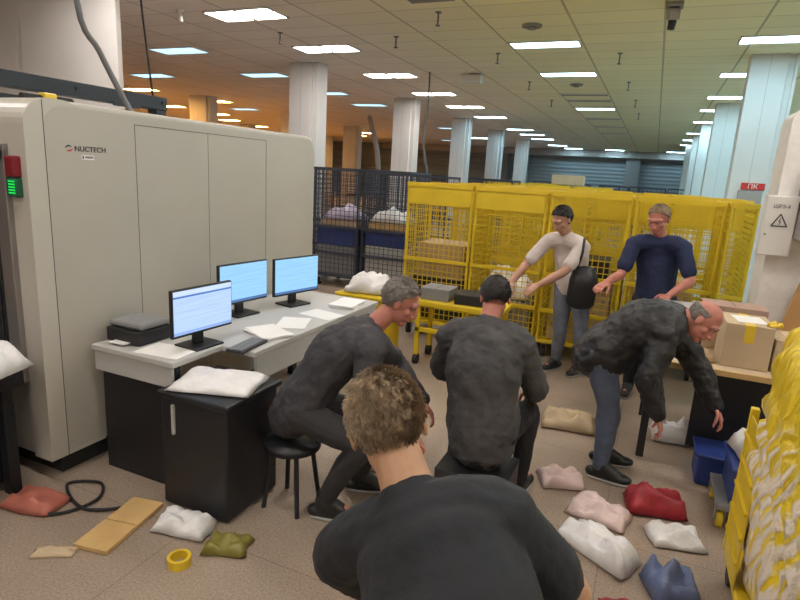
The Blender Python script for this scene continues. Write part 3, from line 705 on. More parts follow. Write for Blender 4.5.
for i, (x, y) in enumerate(((-3.2, 14.0), (-2.2, 14.1), (-1.3, 14.0), (-4.6, 18.0), (-3.2, 18.1))):
    dup(proto, (x, y, 0), ['far yellow cage left of the middle aisle', 'far yellow cage in the middle aisle', 'far yellow cage right of the middle aisle', 'most distant yellow cage by the fourth left column', 'most distant yellow cage by the middle aisle'][i], 'far yellow cages')
# dark cages to the left
DG = 'dark roll cages behind the desk'
d0 = roll_cage((-4.6, 8.3, 0), .8, .8, 1.9, M['navycage'], M['navycage'], 'dark blue roll cage nearest the scanner end', DG, cell=.075)
dup(d0, (-3.75, 8.35, 0), 'dark blue roll cage next to the yellow cages'); dup(d0, (-5.5, 8.3, 0), 'dark blue roll cage half hidden by the scanner end')
far = roll_cage((-4.2, 11.3, 0), .8, .8, 1.85, M['navycage'], M['navycage'], 'dark roll cage in the far rows beyond the yellow cages', 'dark roll cages in the far rows', cell=.12)
for i, (x, y) in enumerate(((-5.2, 11.4), (-6.1, 13.2), (-3.2, 12.6), (-4.3, 15.6), (-8.2, 19), (-9.3, 19.1), (-10.4, 19), (-8.8, 24), (-10, 24), (-2.4, 20), (-1.2, 20), (-.1, 20), (-1.8, 26), (-.6, 26), (-5, 28), (-3.8, 28), (.9, 28))):
    dup(far, (x, y, 0), 'dark roll cage in the far rows beyond the yellow cages')
# loads in the cages
def load(c, s, m, label, soft=False, seed=0, rz=0):
    if soft: return mailer('poly_mailer', c, s, rz, m, label, seed=seed, group='parcels in the cages')
    return carton('carton', c, s, rz, m, label, 'parcels in the cages')
load((-2.2, 6.4, .216), (.6, .5, .5), M['black'], 'black box low in the leftmost yellow cage')
load((-2.18, 6.4, .717), (.55, .5, .4), M['card'], 'brown carton on the black box in the leftmost yellow cage')
load((-1.4, 6.45, .216), (.6, .55, .34), M['midgrey'], 'grey box low in the second yellow cage')
load((-1.42, 6.45, .557), (.6, .5, .26), M['poly'], 'white mailer on the grey box in the second yellow cage', True, 31)
load((-.58, 6.42, .216), (.6, .55, .6), M['cardlite'], 'pale carton low in the middle yellow cage')
load((-.58, 6.42, .817), (.5, .5, .3), M['black'], 'black box on the pale carton in the middle yellow cage')
load((.2, 6.47, .216), (.55, .5, .75), M['cardlite'], 'tall pale carton behind the navy shirted person')
load((-4.62, 8.25, .216), (.7, .6, .47), M['midgrey'], 'grey box low in the dark cage nearest the scanner')
load((-4.6, 8.25, .687), (.7, .62, .28), M['bluebin'], 'blue crate on the grey box in the dark cage')
load((-4.6, 8.27, .968), (.66, .55, .12), M['card'], 'flat tan carton on the blue crate')
load((-4.6, 8.28, 1.091), (.6, .5, .18), M['lav'], 'lavender mailer on top of the tan carton in the dark cage', True, 35)
load((-3.75, 8.3, .216), (.7, .6, .52), M['grey'], 'light grey box low in the dark cage beside the yellow cages')
load((-3.75, 8.3, .737), (.68, .62, .26), M['bluebin'], 'blue crate in the dark cage beside the yellow cages')
load((-3.75, 8.25, .998), (.6, .5, .1), M['tan'], 'flat tan box on the blue crate beside the yellow cages')
load((-3.75, 8.3, 1.10), (.6, .5, .18), M['poly'], 'white mailer on top of the load beside the yellow cages', True, 36)
load((-1.9, 14.05, 1.83), (.7, .5, .22), M['cardlite'], 'pale box on top of the far yellow cages')
# yellow crate and low trolley behind the bending heads
t = thing('yellow_tub', 'yellow plastic tub behind the grey haired seated person', 'tub', (-2.55, 5.2, 0))
b = bmesh.new(); box(b, -2.85, -2.3, 5.0, 5.4, 0.0, .62, .03); obj('body', b, M['yellow'], t)
b = bmesh.new(); box(b, -2.88, -2.27, 4.97, 5.43, .62, .66, .012); obj('rim', b, M['yellow'], t)
mailer('poly_mailer', (-2.58, 5.2, .66), (.5, .36, .16), .2, M['poly'], 'white parcel lying on the yellow tub', seed=41)
t = thing('platform_trolley', 'yellow framed platform trolley before the leftmost yellow cages', 'trolley', (-1.5, 5.35, 0))
b = bmesh.new(); box(b, -2.05, -1.15, 5.1, 5.55, .62, .67, .008); obj('deck', b, M['yellow'], t)
for x in (-2.0, -1.2):
    for y in (5.14, 5.5): b = bmesh.new(); box(b, x - .02, x + .02, y - .02, y + .02, .1, .62); obj('leg', b, M['yellow'], t)
b = bmesh.new(); box(b, -2.02, -1.18, 5.12, 5.16, .35, .39); obj('crossbar', b, M['yellow'], t)
for x in (-2.0, -1.2):
    for y in (5.14, 5.5):
        b = bmesh.new(); cyl(b, (x - .02, y, .055), (x + .02, y, .055), .055, 14); obj('caster', b, M['dark'], t)
for i, (x, m, s) in enumerate(((-1.86, 'midgrey', (.3, .3, .12)), (-1.5, 'black', (.32, .3, .1)))):
    carton('carton', (x, 5.33, .671), s, .1 * i, M[m], ['grey flat box at the left of the yellow trolley deck', 'black flat box at the middle of the yellow trolley deck'][i])

# ------------------------------------------------------------------ right side
# white partition with the switch box
b = bmesh.new()
pts = [(0.86, 0), (3.4, 0), (3.4, 2.55)] + [(0.86 + .12 - .12 * math.sin(a), 2.43 + .12 * math.cos(a)) for a in [i / 6 * PI / 2 for i in range(7)]]
A = [b.verts.new((x, 5.2, z)) for x, z in pts]; B = [b.verts.new((x, 5.62, z)) for x, z in pts]
b.faces.new(A); b.faces.new(B[::-1])
for i in range(len(pts)): b.faces.new((A[i], B[i], B[(i + 1) % len(pts)], A[(i + 1) % len(pts)]))
tag(obj('partition_panel', b, M['part'], base=(1.9, 5.4, 0)), 'scuffed white partition block on the right behind the cartons', 'partition')
t = thing('switch_box', 'white electric switch box with a warning triangle on the partition', 'electric box', (0.845, 5.2, 1.4))
b = bmesh.new(); box(b, .78, .985, 5.06, 5.198, 1.44, 1.89, .006); obj('case', b, M['white'], t)
b = bmesh.new(); box(b, .786, .979, 5.05, 5.062, 1.446, 1.884, .004); dr = obj('door', b, M['white'], t)
me = text_mesh('ЩРЗ-4', .036, Matrix.Translation((.822, 5.0485, 1.80)) @ Euler((PI / 2, 0, 0)).to_matrix().to_4x4()); obj('lettering', me, M['ink'], dr)
b = bmesh.new(); q = [V((.83, 5.0488, 1.665)), V((.93, 5.0488, 1.665)), V((.88, 5.0488, 1.755))]
for i in range(3): bar(b, q[i], q[(i + 1) % 3], .0038)
bar(b, (.885, 5.0488, 1.725), (.874, 5.0488, 1.70), .0025); bar(b, (.874, 5.0488, 1.70), (.886, 5.0488, 1.70), .0025); bar(b, (.886, 5.0488, 1.70), (.878, 5.0488, 1.676), .0025)
obj('warning_triangle', b, M['ink'], dr)
b = bmesh.new(); cyl(b, (.80, 5.05, 1.6), (.80, 5.04, 1.6), .009, 10); obj('lock', b, M['steel'], dr)
t = thing('grey_cabinet', 'grey box cabinet at the right edge beside the switch box', 'cabinet', (1.2, 4.9, 1.6))
b = bmesh.new(); box(b, .99, 1.4, 4.8, 5.198, 1.58, 2.16, .008); obj('case', b, M['boxgrey'], t)
b = bmesh.new(); box(b, 1.0, 1.39, 4.785, 4.8, 1.59, 2.15, .004); obj('door', b, M['boxgrey'], t)
b = bmesh.new(); box(b, 1.02, 1.05, 4.775, 4.786, 1.83, 1.9, .004); obj('handle', b, M['black'], t)

# sorting table
t = thing('sorting_table', 'sorting table with tan edge behind the bending person', 'table', (.7, 4.6, 0))
b = bmesh.new(); box(b, .10, 1.45, 4.12, 5.05, .715, .75, .004); obj('tabletop', b, M['cardlite'], t)
b = bmesh.new(); box(b, .10, 1.45, 4.105, 4.121, .71, .75, .003); obj('edge_band', b, M['tan'], t)
for x in (.16, 1.39):
    for y in (4.18, 4.99): b = bmesh.new(); box(b, x - .025, x + .025, y - .025, y + .025, 0, .715); obj('leg', b, M['black'], t)
b = bmesh.new(); box(b, .45, 1.42, 4.3, 4.32, .1, .715); obj('modesty_panel', b, M['black'], t)
carton('carton', (.70, 4.43, .75), (.28, .40, .295), 0, M['cardlite'], 'taped pale carton at the table front near the yellow sack', tape=M['tape'], paper=True)
carton('carton', (.93, 4.42, .75), (.15, .34, .22), .02, M['cardlite'], 'small pale carton squeezed beside the taped carton')
carton('carton', (.64, 4.82, .75), (.34, .32, .25), 0, M['card'], 'brown carton behind the taped carton on the table')
carton('carton', (.30, 4.78, .75), (.3, .26, .28), .05, M['boxgrey'], 'greyish carton at the back left of the sorting table')
carton('carton', (.66, 4.83, 1.0), (.42, .26, .07), 0, mat('pinkish_card', (.42, .28, .22), .8), 'thin pinkish box lying on the brown carton')
mailer('bubble_mailer', (.42, 4.3, .752), (.2, .18, .06), .3, M['card'], 'small brown bubble mailer beside the taped carton', seed=51)
mailer('tape_scrap', (.845, 4.30, 1.045), (.09, .05, .03), .3, M['tape'], 'scrap of yellow tape on the right corner of the taped carton', 'tape', seed=53)
o = carton('cardboard_sheet', (1.17, 4.98, .752), (.3, .02, .46), 0, M['orange_board'], 'orange brown cardboard sheet leaning on the white partition', tilt=(-.16, .22))
o.location = (1.14, 5.0, .79)
sheet((.40, 4.45, .753), .5, 'white sheet on the sorting table beside the cartons', .16, .22)

# dolly with crate and things on the floor right
t = thing('crate_dolly', 'dolly with yellow wheels under the blue crate', 'dolly', (.83, 3.6, 0))
b = bmesh.new(); box(b, .57, 1.05, 3.42, 3.84, .12, .15, .006); obj('deck', b, M['midgrey'], t)
for x in (.60, 1.0):
    for y in (3.46, 3.8):
        b = bmesh.new(); cyl(b, (x - .016, y, .05), (x + .016, y, .05), .05, 18); wh = obj('caster', b, M['yellow'], t, True)
        b = bmesh.new(); box(b, x - .028, x - .02, y - .02, y + .02, .045, .12); box(b, x + .02, x + .028, y - .02, y + .02, .045, .12); obj('fork', b, M['steel'], wh)
t = thing('plastic_crate', 'dark blue plastic crate on the yellow wheeled dolly', 'crate', (.86, 3.63, .15))
b = bmesh.new(); box(b, .63, 1.03, 3.45, 3.82, .151, .36, .015); obj('body', b, M['bluebin'], t)
b = bmesh.new(); box(b, .61, 1.05, 3.43, 3.84, .36, .385, .008); obj('rim', b, M['bluebin'], t)
t = thing('plastic_crate', 'blue crate on the floor under the table front', 'crate', (.6, 4.1, 0))
b = bmesh.new(); box(b, .5, .82, 3.93, 4.2, 0, .2, .015); obj('body', b, M['bluebin'], t)
b = bmesh.new(); box(b, .48, .84, 3.91, 4.22, .2, .22, .008); obj('rim', b, M['bluebin'], t)
mailer('poly_mailer', (.84, 3.64, .386), (.4, .34, .14), .2, M['poly'], 'white parcel on the dark blue crate', seed=61)
FG = 'parcels on the floor'
for nm, c, s, rz, m, lab, sd in (
    ('plastic_bag', (.26, 3.46, 0), (.34, .22, .12), .2, 'red', 'dark red plastic bag on the floor before the bending person', 71),
    ('poly_mailer', (.38, 4.6, .0), (.3, .26, .14), .1, 'poly', 'white parcel under the sorting table behind the red bag', 72),
    ('poly_mailer', (-.30, 3.5, 0), (.28, .22, .08), .4, 'polypink', 'pinkish printed parcel on the floor beside the seated back', 73),
    ('poly_mailer', (-.04, 3.22, 0), (.34, .22, .08), -.2, 'polypink', 'pale pink parcel in front of the red bag', 74),
    ('poly_mailer', (.36, 3.18, 0), (.28, .2, .07), .3, 'poly', 'white parcel between the red bag and the dolly', 75),
    ('poly_mailer', (-.02, 2.86, 0), (.42, .2, .13), -.55, 'poly', 'long white parcel nearest beside the foreground man', 76),
    ('plastic_bag', (.33, 2.70, 0), (.22, .22, .13), .4, 'bluegrey', 'blue grey bag at the end of the long white parcel', 77),
    ('plastic_bag', (.16, 2.44, 0), (.26, .15, .05), .1, 'red', 'small dark red packet nearest on the floor', 78),
    ('poly_mailer', (-.38, 4.45, 0), (.4, .34, .1), .1, 'cardlite', 'flat tan parcel on the floor between the two bending people', 79),
    ('poly_mailer', (-.38, 2.72, 0), (.34, .22, .08), .5, 'card', 'flat brown parcel beside the foreground shoulder', 80),
    ('poly_mailer', (-1.38, 3.15, 0), (.3, .24, .08), .5, 'polypink', 'pinkish parcel at the feet of the grey haired person', 81)):
    mm_ = M[m] if m in M else mat('blue_grey_poly', (.12, .16, .30), .4, bump=.3, bscale=14)
    mailer(nm, c, s, rz, mm_, lab, 'bag' if 'bag' in nm else 'parcel', FG, seed=sd)

# yellow cage with film wrapped load, right foreground
t = thing('roll_cage', 'yellow frame of the film wrapped cage at right foreground', 'roll cage', (1.0, 2.5, 0))
b = bmesh.new(); box(b, .56, 1.46, 1.5, 2.95, .15, .19, .01); obj('base', b, M['yellow'], t)
for x in (.56, 1.43):
    for y in (1.53, 2.92):
        b = bmesh.new(); box(b, x - .012, x + .022, y - .02, y + .02, .19, .93 if x < 1 else 1.3, .004); obj('post', b, M['yellow'], t)
        b = bmesh.new(); cyl(b, (x + .05 - .02, y, .06), (x + .05 + .02, y, .06), .06, 16); obj('caster', b, M['dark'], t)
b = bmesh.new(); box(b, .553, .559, 2.6, 2.92, .19, .9); obj('side_sheet', b, M['yellow'], t)
for z in (.12 + .19, .43, .55, .68, .8): b = bmesh.new(); bar(b, (.548, 2.6, z), (.548, 2.93, z), .007); obj('rail', b, M['yellowdk'], t)
b = bmesh.new(); bmesh.ops.create_cube(b, size=1); bmesh.ops.subdivide_edges(b, edges=list(b.edges), cuts=40, use_grid_fill=True)
for v in b.verts:
    p = v.co * 2; l = (abs(p.x) ** 6 + abs(p.y) ** 6 + abs(p.z) ** 6) ** (1 / 6); p = p / l
    q = V((p.x * .43, p.y * .62, p.z * .64))
    ph = noise.noise(V((q.x * 3, q.y * 3, q.z * 3))) * 2.2
    rr = math.sqrt(((q.y - .4) * 1.2) ** 2 + (q.z + .75) ** 2)
    f = .016 * math.sin(rr * 38 + ph * 2.2) * (1 if q.z < .35 else .4) + .05 * noise.noise(q * 2.3 + V((5, 2, 1))) + .014 * noise.noise(q * 11)
    if p.z < 0: q.x *= 1 - .15 * (-p.z)
    v.co = q * (1 + f / .45)
    v.co += V((.962, 2.24, .79))
for v in b.verts: v.co.z = max(v.co.z, .195); v.co.y = min(v.co.y, 2.87)
tag(obj('wrapped_load', b, M['film'], base=(0, 0, 0), sm=True), 'bulging load in white streaked yellow film at the right edge', 'wrapped load')

# ------------------------------------------------------------------ people
def hand(bm, w, d, n, thumb, curl=.5, sc=1.0):
    """w wrist, d pointing direction, n back-of-hand normal, thumb = side vector of the thumb"""
    d = V(d).normalized(); s = V(thumb); s = (s - d * s.dot(d)).normalized(); n = V(n); n = (n - d * n.dot(d) - s * n.dot(s)); n = n.normalized() if n.length > .01 else d.cross(s)
    w = V(w)
    tube(bm, [w, w + d * .045 * sc, w + d * .09 * sc], [(.03 * sc, .02 * sc), (.04 * sc, .017 * sc), (.041 * sc, .014 * sc)], 12, s)
    for i, L_ in enumerate((.072, .08, .075, .06)):
        o = (1.5 - i) * .0215 * sc; p = w + d * .088 * sc + s * o
        q = [p - d * .015]; a = .15; c = p.copy()
        for k, f in enumerate((.45, .32, .25)):
            a += curl * (.35 + .35 * k); dd = (d * math.cos(a) - n * math.sin(a) + s * (1.5 - i) * .05).normalized(); c = c + dd * L_ * f * sc; q.append(c.copy())
        tube(bm, q, [.0095 * sc, .009 * sc, .0083 * sc, .007 * sc], 8, sub=2)
    p = w + d * .02 * sc + s * .03 * sc
    tube(bm, [p, p + (d * .6 + s * .7) * .035 * sc, p + (d * .85 + s * .6 - n * .35) * .062 * sc, p + (d * 1.0 + s * .45 - n * .6) * .085 * sc], [.014 * sc, .012 * sc, .0105 * sc, .008 * sc], 8, sub=2)

def person(label, J, fwd, skin, top, topm, pants, pantm, hairm, hair='short', shoem='shoe', sleeve='long', voxel=.005, puff=0.0, up=None, hem=.0, strands=1500, thick=1.0, extra=None):
    J = {k: V(v) for k, v in J.items()}
    base = V((J['pel'].x, J['pel'].y, 0)) if 'base' not in J else J['base']
    side = (J['shR'] - J['shL']).normalized()
    spine = (J['c7'] - J['pel']).normalized(); back = spine.cross(side).normalized()  # towards the back
    if back.dot(-V(fwd)) < 0 and back.dot(J['head'] - J['c7']) > 0: back = -back
    pel, c7 = J['pel'], J['c7']; bk = J.get('bend', V((0, 0, 0))).x if 'bend' in J else .045
    lerp = lambda t: pel.lerp(c7, t)
    def torso(bm, g, gl=0.0, low=0.0):
        k = thick
        tube(bm, [lerp(-.10 - low), lerp(.05), lerp(.32) + back * bk * .5, lerp(.6) + back * bk, lerp(.84) + back * bk * .5 , lerp(.985)],
             [(.135 * k + g, .10 * k + g), (.155 * k + g, .115 * k + g), (.145 * k + g, .105 * k + g), (.165 * k + g, .115 * k + g), (.15 * k + g, .085 * k + g), (.065 + g * .6, .06 + g * .6)], 20, side, 6)
        for s in ('shL', 'shR'): tube(bm, [lerp(.92), lerp(.93).lerp(J[s], .6) + V((0, 0, .012)), J[s]], [.06 + g, .062 + g, .058 + g], 12)
    def arm(bm, s, g, frac=1.0):
        a, e, w = J['sh' + s], J['el' + s], J['wr' + s]
        if frac >= 1: tube(bm, [a, a.lerp(e, .5), e, e.lerp(w, .4), e.lerp(w, .97 if g > 0 else 1)], [.055 + g, .047 + g, .041 + g, .040 + g * .9, .027 + g * .7], 14)
        else: tube(bm, [a, a.lerp(e, .5), a.lerp(e, frac)], [.057 + g, .052 + g, .05 + g * 1.2], 14)
    def leg(bm, s, g, cut=1.0):
        h = pel + side * (.085 if s == 'R' else -.085); k, a = J['kn' + s], J['an' + s]
        tube(bm, [h, h.lerp(k, .45), k, k.lerp(a, .35), k.lerp(a, cut)], [.088 * thick + g, .074 + g, .054 + g, .052 + g, .036 + g], 14)
    # body
    b = bmesh.new(); torso(b, -.008)
    tube(b, [lerp(.9), c7, c7.lerp(J['head'], .45), c7.lerp(J['head'], .8)], [.06, .06, .055, .053], 14)
    for s in 'LR':
        arm(b, s, 0); leg(b, s, 0)
        d = J.get('hd' + s, J['wr' + s] - J['el' + s]); th = J.get('th' + s, -side if s == 'R' else side)
        nn = J.get('hn' + s, V((0, 0, 1)))
        hand(b, J['wr' + s], d, nn, th, curl=.55)
        a = J['an' + s]; t_ = J['to' + s]; tube(b, [a, a.lerp(t_, .35) - V((0, 0, .015)), a.lerp(t_, .62)], [.035, .033, .025], 10)
    f = V(fwd).normalized(); u0 = V(up) if up else V((0, 0, 1)); u = (u0 - f * u0.dot(f)).normalized(); r = f.cross(u).normalized(); hc = J['head']
    P = lambda x, y, z: hc + r * x + f * y + u * z
    ell(b, P(0, -.012, .028), (r * .077, f * .097, u * .092))
    ell(b, P(0, .025, -.04), (r * .060, f * .068, u * .078))
    ell(b, P(0, .062, -.098), (r * .032, f * .026, u * .024))
    tube(b, [P(-.052, .068, .022), P(0, .086, .028), P(.052, .068, .022)], [.014, .016, .014], 8)
    tube(b, [P(0, .086, .01), P(0, .103, -.02), P(0, .108, -.038)], [.010, .013, .0155], 10)
    tube(b, [P(-.02, .093, -.043), P(.02, .093, -.043)], [.009, .009], 8, sub=2)
    tube(b, [P(-.022, .082, -.068), P(0, .09, -.067), P(.022, .082, -.068)], [.008, .010, .008], 8)
    for sx in (-1, 1):
        ell(b, P(sx * .079, -.012, -.01), (r * .009 + f * sx * 0, f * .019, u * .031), 12, 8)
        ell(b, P(sx * .048, .05, -.028), (r * .022, f * .022, u * .022), 10, 8)
    body = fuse(b, voxel, 3, fac=.4)
    o = obj('person', body, skin, base=base); o['label'] = label; o['category'] = 'person'
    def part(name, me_or_bm, m, par=o, sm=True):
        me = me_or_bm
        if isinstance(me, bmesh.types.BMesh): bmesh.ops.recalc_face_normals(me, faces=me.faces); me_ = bpy.data.meshes.new(name); me.to_mesh(me_); me.free(); me = me_
        me.name = name; me.transform(Matrix.Translation(-base)); me.materials.clear(); me.materials.append(m)
        if sm: smooth(me)
        q = bpy.data.objects.new(name, me); C.objects.link(q); q.parent = par; return q
    # face
    for sx in (-1, 1):
        b = bmesh.new(); ell(b, P(sx * .031, .074, .003), (r * .0115, f * .0115, u * .0075), 12, 8); e = part('eye', b, M['eyewhite'])
        b = bmesh.new(); ell(b, P(sx * .031, .0845, .002), (r * .0055, f * .0025, u * .0055), 10, 6); part('pupil', b, M['pupil'], e)
        b = bmesh.new(); tube(b, [P(sx * .016, .0945, .030), P(sx * .032, .0895, .035), P(sx * .05, .074, .030)], [.003, .0035, .002], 6); part('eyebrow', b, hairm)
    b = bmesh.new(); tube(b, [P(-.024, .085, -.069), P(0, .0965, -.066), P(.024, .085, -.069)], [.004, .006, .004], 8); part('mouth', b, M['lips'])
    # hair
    rnd = random.Random(len(label))
    b = bmesh.new(); bmesh.ops.create_uvsphere(b, u_segments=64, v_segments=48, radius=1)
    kill = []
    def covered(x, y, z):                # unit-sphere coords: x side, y forward, z up
        if hair == 'bald':  return z < .32 and z > -.62 and y < .12 + z * .2 and not (abs(x) > .9 and -.45 < z < -.05)
        lim = -.72 if y < -.25 else (-.30 if y < .12 else (.08 + (y - .12) * .95 if y < .75 else 2))
        if hair == 'long': lim = -.95 if y < .1 else lim
        return z > lim
    for fc in b.faces:
        c = fc.calc_center_median()
        if not covered(*c): kill.append(fc)
    bmesh.ops.delete(b, geom=kill, context='FACES')
    A3 = (.077 * 1.0, .097, .092)
    th = .011 if hair != 'bald' else .005
    roots = [(v.co.copy(), v.normal.copy()) for v in b.verts]
    inner = {}
    for v in b.verts:
        n_ = v.co.copy(); p = P(n_.x * A3[0], n_.y * A3[1] - .012, n_.z * A3[2] + .028)
        dirn = (r * n_.x + f * n_.y + u * n_.z)
        k = th * (.75 + .5 * noise.noise(n_ * 4) + .35 * noise.noise(n_ * 14))
        v.co = p + dirn * max(.002, k)
    # turn the shell into a closed cap
    ret = bmesh.ops.extrude_face_region(b, geom=list(b.faces))
    for v in [g for g in ret['geom'] if isinstance(g, bmesh.types.BMVert)]: v.co = v.co.lerp(P(0, -.012, .02), .22)
    hm = bmesh.new(); hm_me = bpy.data.meshes.new('x'); bmesh.ops.recalc_face_normals(b, faces=b.faces); b.to_mesh(hm_me); b.free(); hm.from_mesh(hm_me)
    for i in range(strands):
        n_, _ = rnd.choice(roots); n_ = (n_ + V((rnd.uniform(-.05, .05), rnd.uniform(-.05, .05), rnd.uniform(-.05, .05)))).normalized()
        if not covered(*n_): continue
        dirn = (r * n_.x + f * n_.y + u * n_.z)
        p = P(n_.x * A3[0], n_.y * A3[1] - .012, n_.z * A3[2] + .028) + dirn * th * .6
        flow = (-u * .8 - f * .45 * (1 if n_.z > .3 else .1)); flow = flow - dirn * flow.dot(dirn)
        if flow.length < .05: flow = -f
        flow = (flow.normalized() + V((rnd.uniform(-.35, .35), rnd.uniform(-.35, .35), rnd.uniform(-.35, .35))) + dirn * .45).normalized()
        L_ = rnd.uniform(.012, .026) * (1 if hair != 'bald' else .5); s_ = flow.cross(dirn).normalized() * .0009
        a0 = hm.verts.new(p + s_); a1 = hm.verts.new(p - s_); a2 = hm.verts.new(p + flow * L_ * .6 + dirn * .001 + s_ * .6); a3 = hm.verts.new(p + flow * L_ - dirn * L_ * .15)
        hm.faces.new((a0, a1, a2)); hm.faces.new((a1, a3, a2))
    part('hair', hm, hairm)
    # clothes
    b = bmesh.new(); g = .016 + puff; torso(b, g, low=hem)
    for s in 'LR': arm(b, s, .013 + puff * .8, 1.0 if sleeve == 'long' else .72)
    c = fuse(b, .008, 4, disp=.016 + puff * .9, dscale=.09 if puff else .12); part(top, c, topm)
    b = bmesh.new(); tube(b, [lerp(-.16), lerp(.03), lerp(.18)], [(.14 * thick, .11 * thick), (.165 * thick, .125 * thick), (.15 * thick, .112 * thick)], 18, side)
    for s in 'LR': leg(b, s, .014, 1.0)
    c = fuse(b, .008, 4, disp=.014, dscale=.10); part(pants, c, pantm)
    for s in 'LR':
        a = J['an' + s]; t_ = J['to' + s]; dv = (t_ - a); dv.z = 0; dv.normalize()
        z0 = min(a.z, t_.z) - .045
        b = bmesh.new(); q = V((a.x, a.y, max(.04, t_.z)))
        tube(b, [q - dv * .055, q + dv * .06, q + dv * .15, q + dv * .185], [(.038, .036), (.046, .04), (.046, .03), (.034, .022)], 14, dv.cross(V((0, 0, 1))))
        tube(b, [V((q.x, q.y, q.z)), a + V((0, 0, .02))], [.043, .045], 12)
        tube(b, [a + V((0, 0, .03)), a.lerp(q, .5) + dv * .04 + V((0, 0, .012)), q + dv * .11 + V((0, 0, .006))], [.045, .048, .042], 12)
        sh = part('shoe', fuse(b, .007, 3), M[shoem])
        b = bmesh.new(); tube(b, [q - dv * .06 - V((0, 0, .03)), q + dv * .06 - V((0, 0, .03)), q + dv * .18 - V((0, 0, .028))], [(.04, .012), (.05, .012), (.04, .012)], 12, dv.cross(V((0, 0, 1)))); part('sole', b, M['sole'], sh)
    if extra: extra(part, J, P)
    return o

# foreground man, seen from behind, stooping
person('person in a black T-shirt with light brown hair, back to the camera in the foreground',
    dict(pel=(-.10, .64, .92), c7=(-.37, .985, 1.235), head=(-.472, 1.07, 1.345), shL=(-.575, 1.06, .985), shR=(-.185, 1.0, 1.25), elL=(-.53, 1.24, .78), wrL=(-.36, 1.38, .68), elR=(-.04, 1.09, 1.06), wrR=(-.16, 1.22, .86),
         knL=(-.22, .88, .48), knR=(.06, .86, .48), anL=(-.28, .60, .09), anR=(.06, .58, .09), toL=(-.32, .79, .04), toR=(.1, .77, .04)),
    (-.30, .80, -.52), M['skintan'], 'shirt', M['tblack'], 'trousers', M['pants'], M['hairbrown'], sleeve='short', strands=6000, up=(-.28, 0, 1), thick=1.08)
# grey haired person at the desk
person('person with grey hair in a charcoal jacket sitting low beside the desk',
    dict(pel=(-1.64, 2.49, .60), c7=(-1.30, 2.66, 1.07), head=(-1.165, 2.72, 1.225), shL=(-1.42, 2.84, .98), shR=(-1.22, 2.50, .99), elL=(-1.30, 3.02, .76), wrL=(-1.1, 3.0, .56), elR=(-1.22, 2.42, .72), wrR=(-1.02, 2.56, .56),
         knL=(-1.26, 2.76, .50), knR=(-1.22, 2.42, .50), anL=(-1.40, 2.78, .10), anR=(-1.44, 2.44, .10), toL=(-1.2, 2.86, .04), toR=(-1.24, 2.50, .04)),
    (.80, .35, -.48), M['skinred'], 'jacket', M['jgrey'], 'trousers', M['pgrey'], M['hairgrey'], strands=2500, puff=.014)
t = thing('stool', 'low black stool under the grey haired person', 'stool', (-1.67, 2.47, 0))
b = bmesh.new(); cyl(b, (-1.67, 2.47, .36), (-1.67, 2.47, .40), .16, 28); obj('seat', b, M['black'], t, True)
for a in range(4):
    b = bmesh.new(); x, y = math.cos(a * PI / 2 + .78), math.sin(a * PI / 2 + .78); cyl(b, (-1.67 + x * .11, 2.47 + y * .11, .36), (-1.67 + x * .16, 2.47 + y * .16, 0), .014, 10); obj('leg', b, M['black'], t)
# middle person with back turned
def badge(part, J, P):
    pass
person('person in a dark grey fleece sitting with back turned in the middle',
    dict(pel=(-.70, 2.90, .50), c7=(-.76, 3.04, 1.08), head=(-.755, 3.14, 1.225), shL=(-.955, 3.03, .985), shR=(-.56, 3.03, 1.0), elL=(-1.05, 3.16, .74), wrL=(-.92, 3.38, .62), elR=(-.47, 3.14, .74), wrR=(-.52, 3.38, .60),
         knL=(-.93, 3.28, .52), knR=(-.52, 3.30, .52), anL=(-.93, 3.20, .10), anR=(-.52, 3.22, .10), toL=(-.97, 3.42, .04), toR=(-.48, 3.44, .04)),
    (-.25, .78, -.55), M['skinred'], 'fleece', M['jgrey2'], 'trousers', M['pants'], M['hairdark'], strands=1500, puff=.022, thick=1.1)
carton('seat_box', (-.70, 2.88, 0), (.40, .34, .32), 0, M['black'], 'black box that the person in the grey fleece sits on')
# bending person by the table
person('person in a black puffer jacket bending over to the right by the table',
    dict(pel=(-.17, 3.78, .83), c7=(.235, 3.82, 1.125), head=(.375, 3.80, 1.125), shL=(.17, 3.99, 1.05), shR=(.17, 3.66, 1.03), elL=(.40, 3.98, .80), wrL=(.54, 3.92, .56), elR=(.12, 3.55, .78), wrR=(.20, 3.56, .56),
         knL=(-.10, 3.90, .46), knR=(-.07, 3.70, .46), anL=(-.08, 3.92, .09), anR=(-.08, 3.68, .09), toL=(.1, 3.94, .04), toR=(.1, 3.66, .04)),
    (.72, -.22, -.66), M['skinred'], 'jacket', M['jpuff'], 'jeans', M['jeans'], M['hairgrey'], hair='bald', strands=1200, puff=.03, up=(.7, 0, .7), thick=1.05, voxel=.0045)
# standing person in navy
person('standing person in a navy shirt looking down before the yellow cages',
    dict(pel=(.13, 5.42, .93), c7=(.09, 5.36, 1.47), head=(.06, 5.31, 1.635), shL=(.285, 5.33, 1.41), shR=(-.105, 5.33, 1.40), elL=(.37, 5.25, 1.15), wrL=(.22, 5.08, 1.03), elR=(-.17, 5.2, 1.15), wrR=(-.27, 5.0, 1.09),
         knL=(.24, 5.38, .5), knR=(.03, 5.38, .5), anL=(.24, 5.46, .09), anR=(.02, 5.46, .09), toL=(.27, 5.26, .04), toR=(-.01, 5.26, .04)),
    (-.35, -.82, -.40), M['skinred'], 'shirt', M['tnavy'], 'trousers', M['pants'], M['hairbrown'], sleeve='short', strands=1000, voxel=.006)
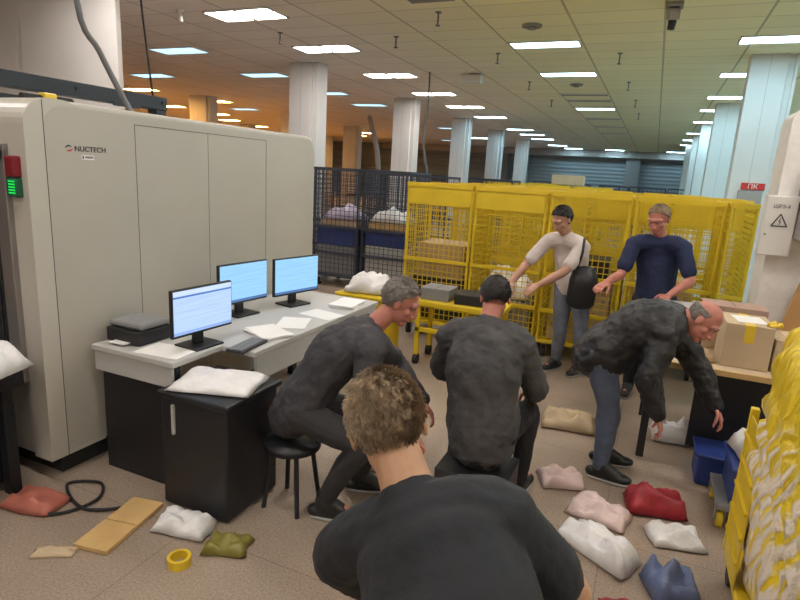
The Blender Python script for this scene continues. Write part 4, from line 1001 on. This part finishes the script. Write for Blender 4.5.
# standing person in white
person('person in an off white top leaning towards the trolley before the yellow cages',
    dict(pel=(-.62, 5.72, .90), c7=(-.72, 5.60, 1.40), head=(-.76, 5.52, 1.555), shL=(-.545, 5.50, 1.31), shR=(-.90, 5.64, 1.31), elL=(-.66, 5.28, 1.10), wrL=(-.86, 5.18, .96), elR=(-1.06, 5.52, 1.08), wrR=(-1.14, 5.32, .93),
         knL=(-.48, 5.68, .49), knR=(-.68, 5.70, .49), anL=(-.46, 5.76, .09), anR=(-.70, 5.80, .09), toL=(-.54, 5.58, .04), toR=(-.80, 5.62, .04)),
    (-.55, -.58, -.55), M['skin'], 'top', M['twhite'], 'jeans', M['jeanspale'], M['hairdark'], hair='long', sleeve='short', strands=1500, voxel=.006)
t = thing('shoulder_bag', 'black bag at the hip of the person in white', 'bag', (-.5, 5.45, .6))
b = bmesh.new(); tube(b, [(-.50, 5.42, .80), (-.49, 5.42, 1.0), (-.50, 5.44, 1.12)], [(.13, .06), (.13, .065), (.10, .03)], 16, (1, .2, 0)); obj('body', b, M['black'], t, True)
b = bmesh.new(); tube(b, [(-.57, 5.41, 1.1), (-.53, 5.37, 1.25), (-.53, 5.43, 1.40)], [.012] * 3, 8); obj('strap', b, M['black'], t, True)

# ------------------------------------------------------------------ camera, world, view
f_px = 565.0
D = V((-0.058, 1, 127.85 / f_px)).normalized()
Yc = V((256, -113, f_px)).normalized(); Yc = (Yc - D * Yc.dot(D)).normalized(); Xc = D.cross(Yc)
# image axes (right, down, forward) expressed in world axes
right = V((Xc[0], Yc[0], -D[0])); down = V((Xc[1], Yc[1], -D[1])); fwd = V((Xc[2], Yc[2], -D[2]))
cam = bpy.data.cameras.new('camera'); co = bpy.data.objects.new('camera', cam); C.objects.link(co)
rot = Matrix((right, -down, -fwd)).transposed()
co.matrix_world = Matrix.Translation((0, 0, 1.9)) @ rot.to_4x4()
cam.sensor_width = 36; cam.lens = 36 * f_px / 800; cam.clip_start = .05; cam.clip_end = 200
sc = bpy.context.scene; sc.camera = co
w = bpy.data.worlds.new('world'); sc.world = w; w.use_nodes = True
w.node_tree.nodes['Background'].inputs[0].default_value = (.5, .52, .55, 1); w.node_tree.nodes['Background'].inputs[1].default_value = .1
vs = sc.view_settings; vs.view_transform = 'Standard'; vs.look = 'None'; vs.exposure = 0.0; vs.gamma = 1.0; vs.use_curve_mapping = False
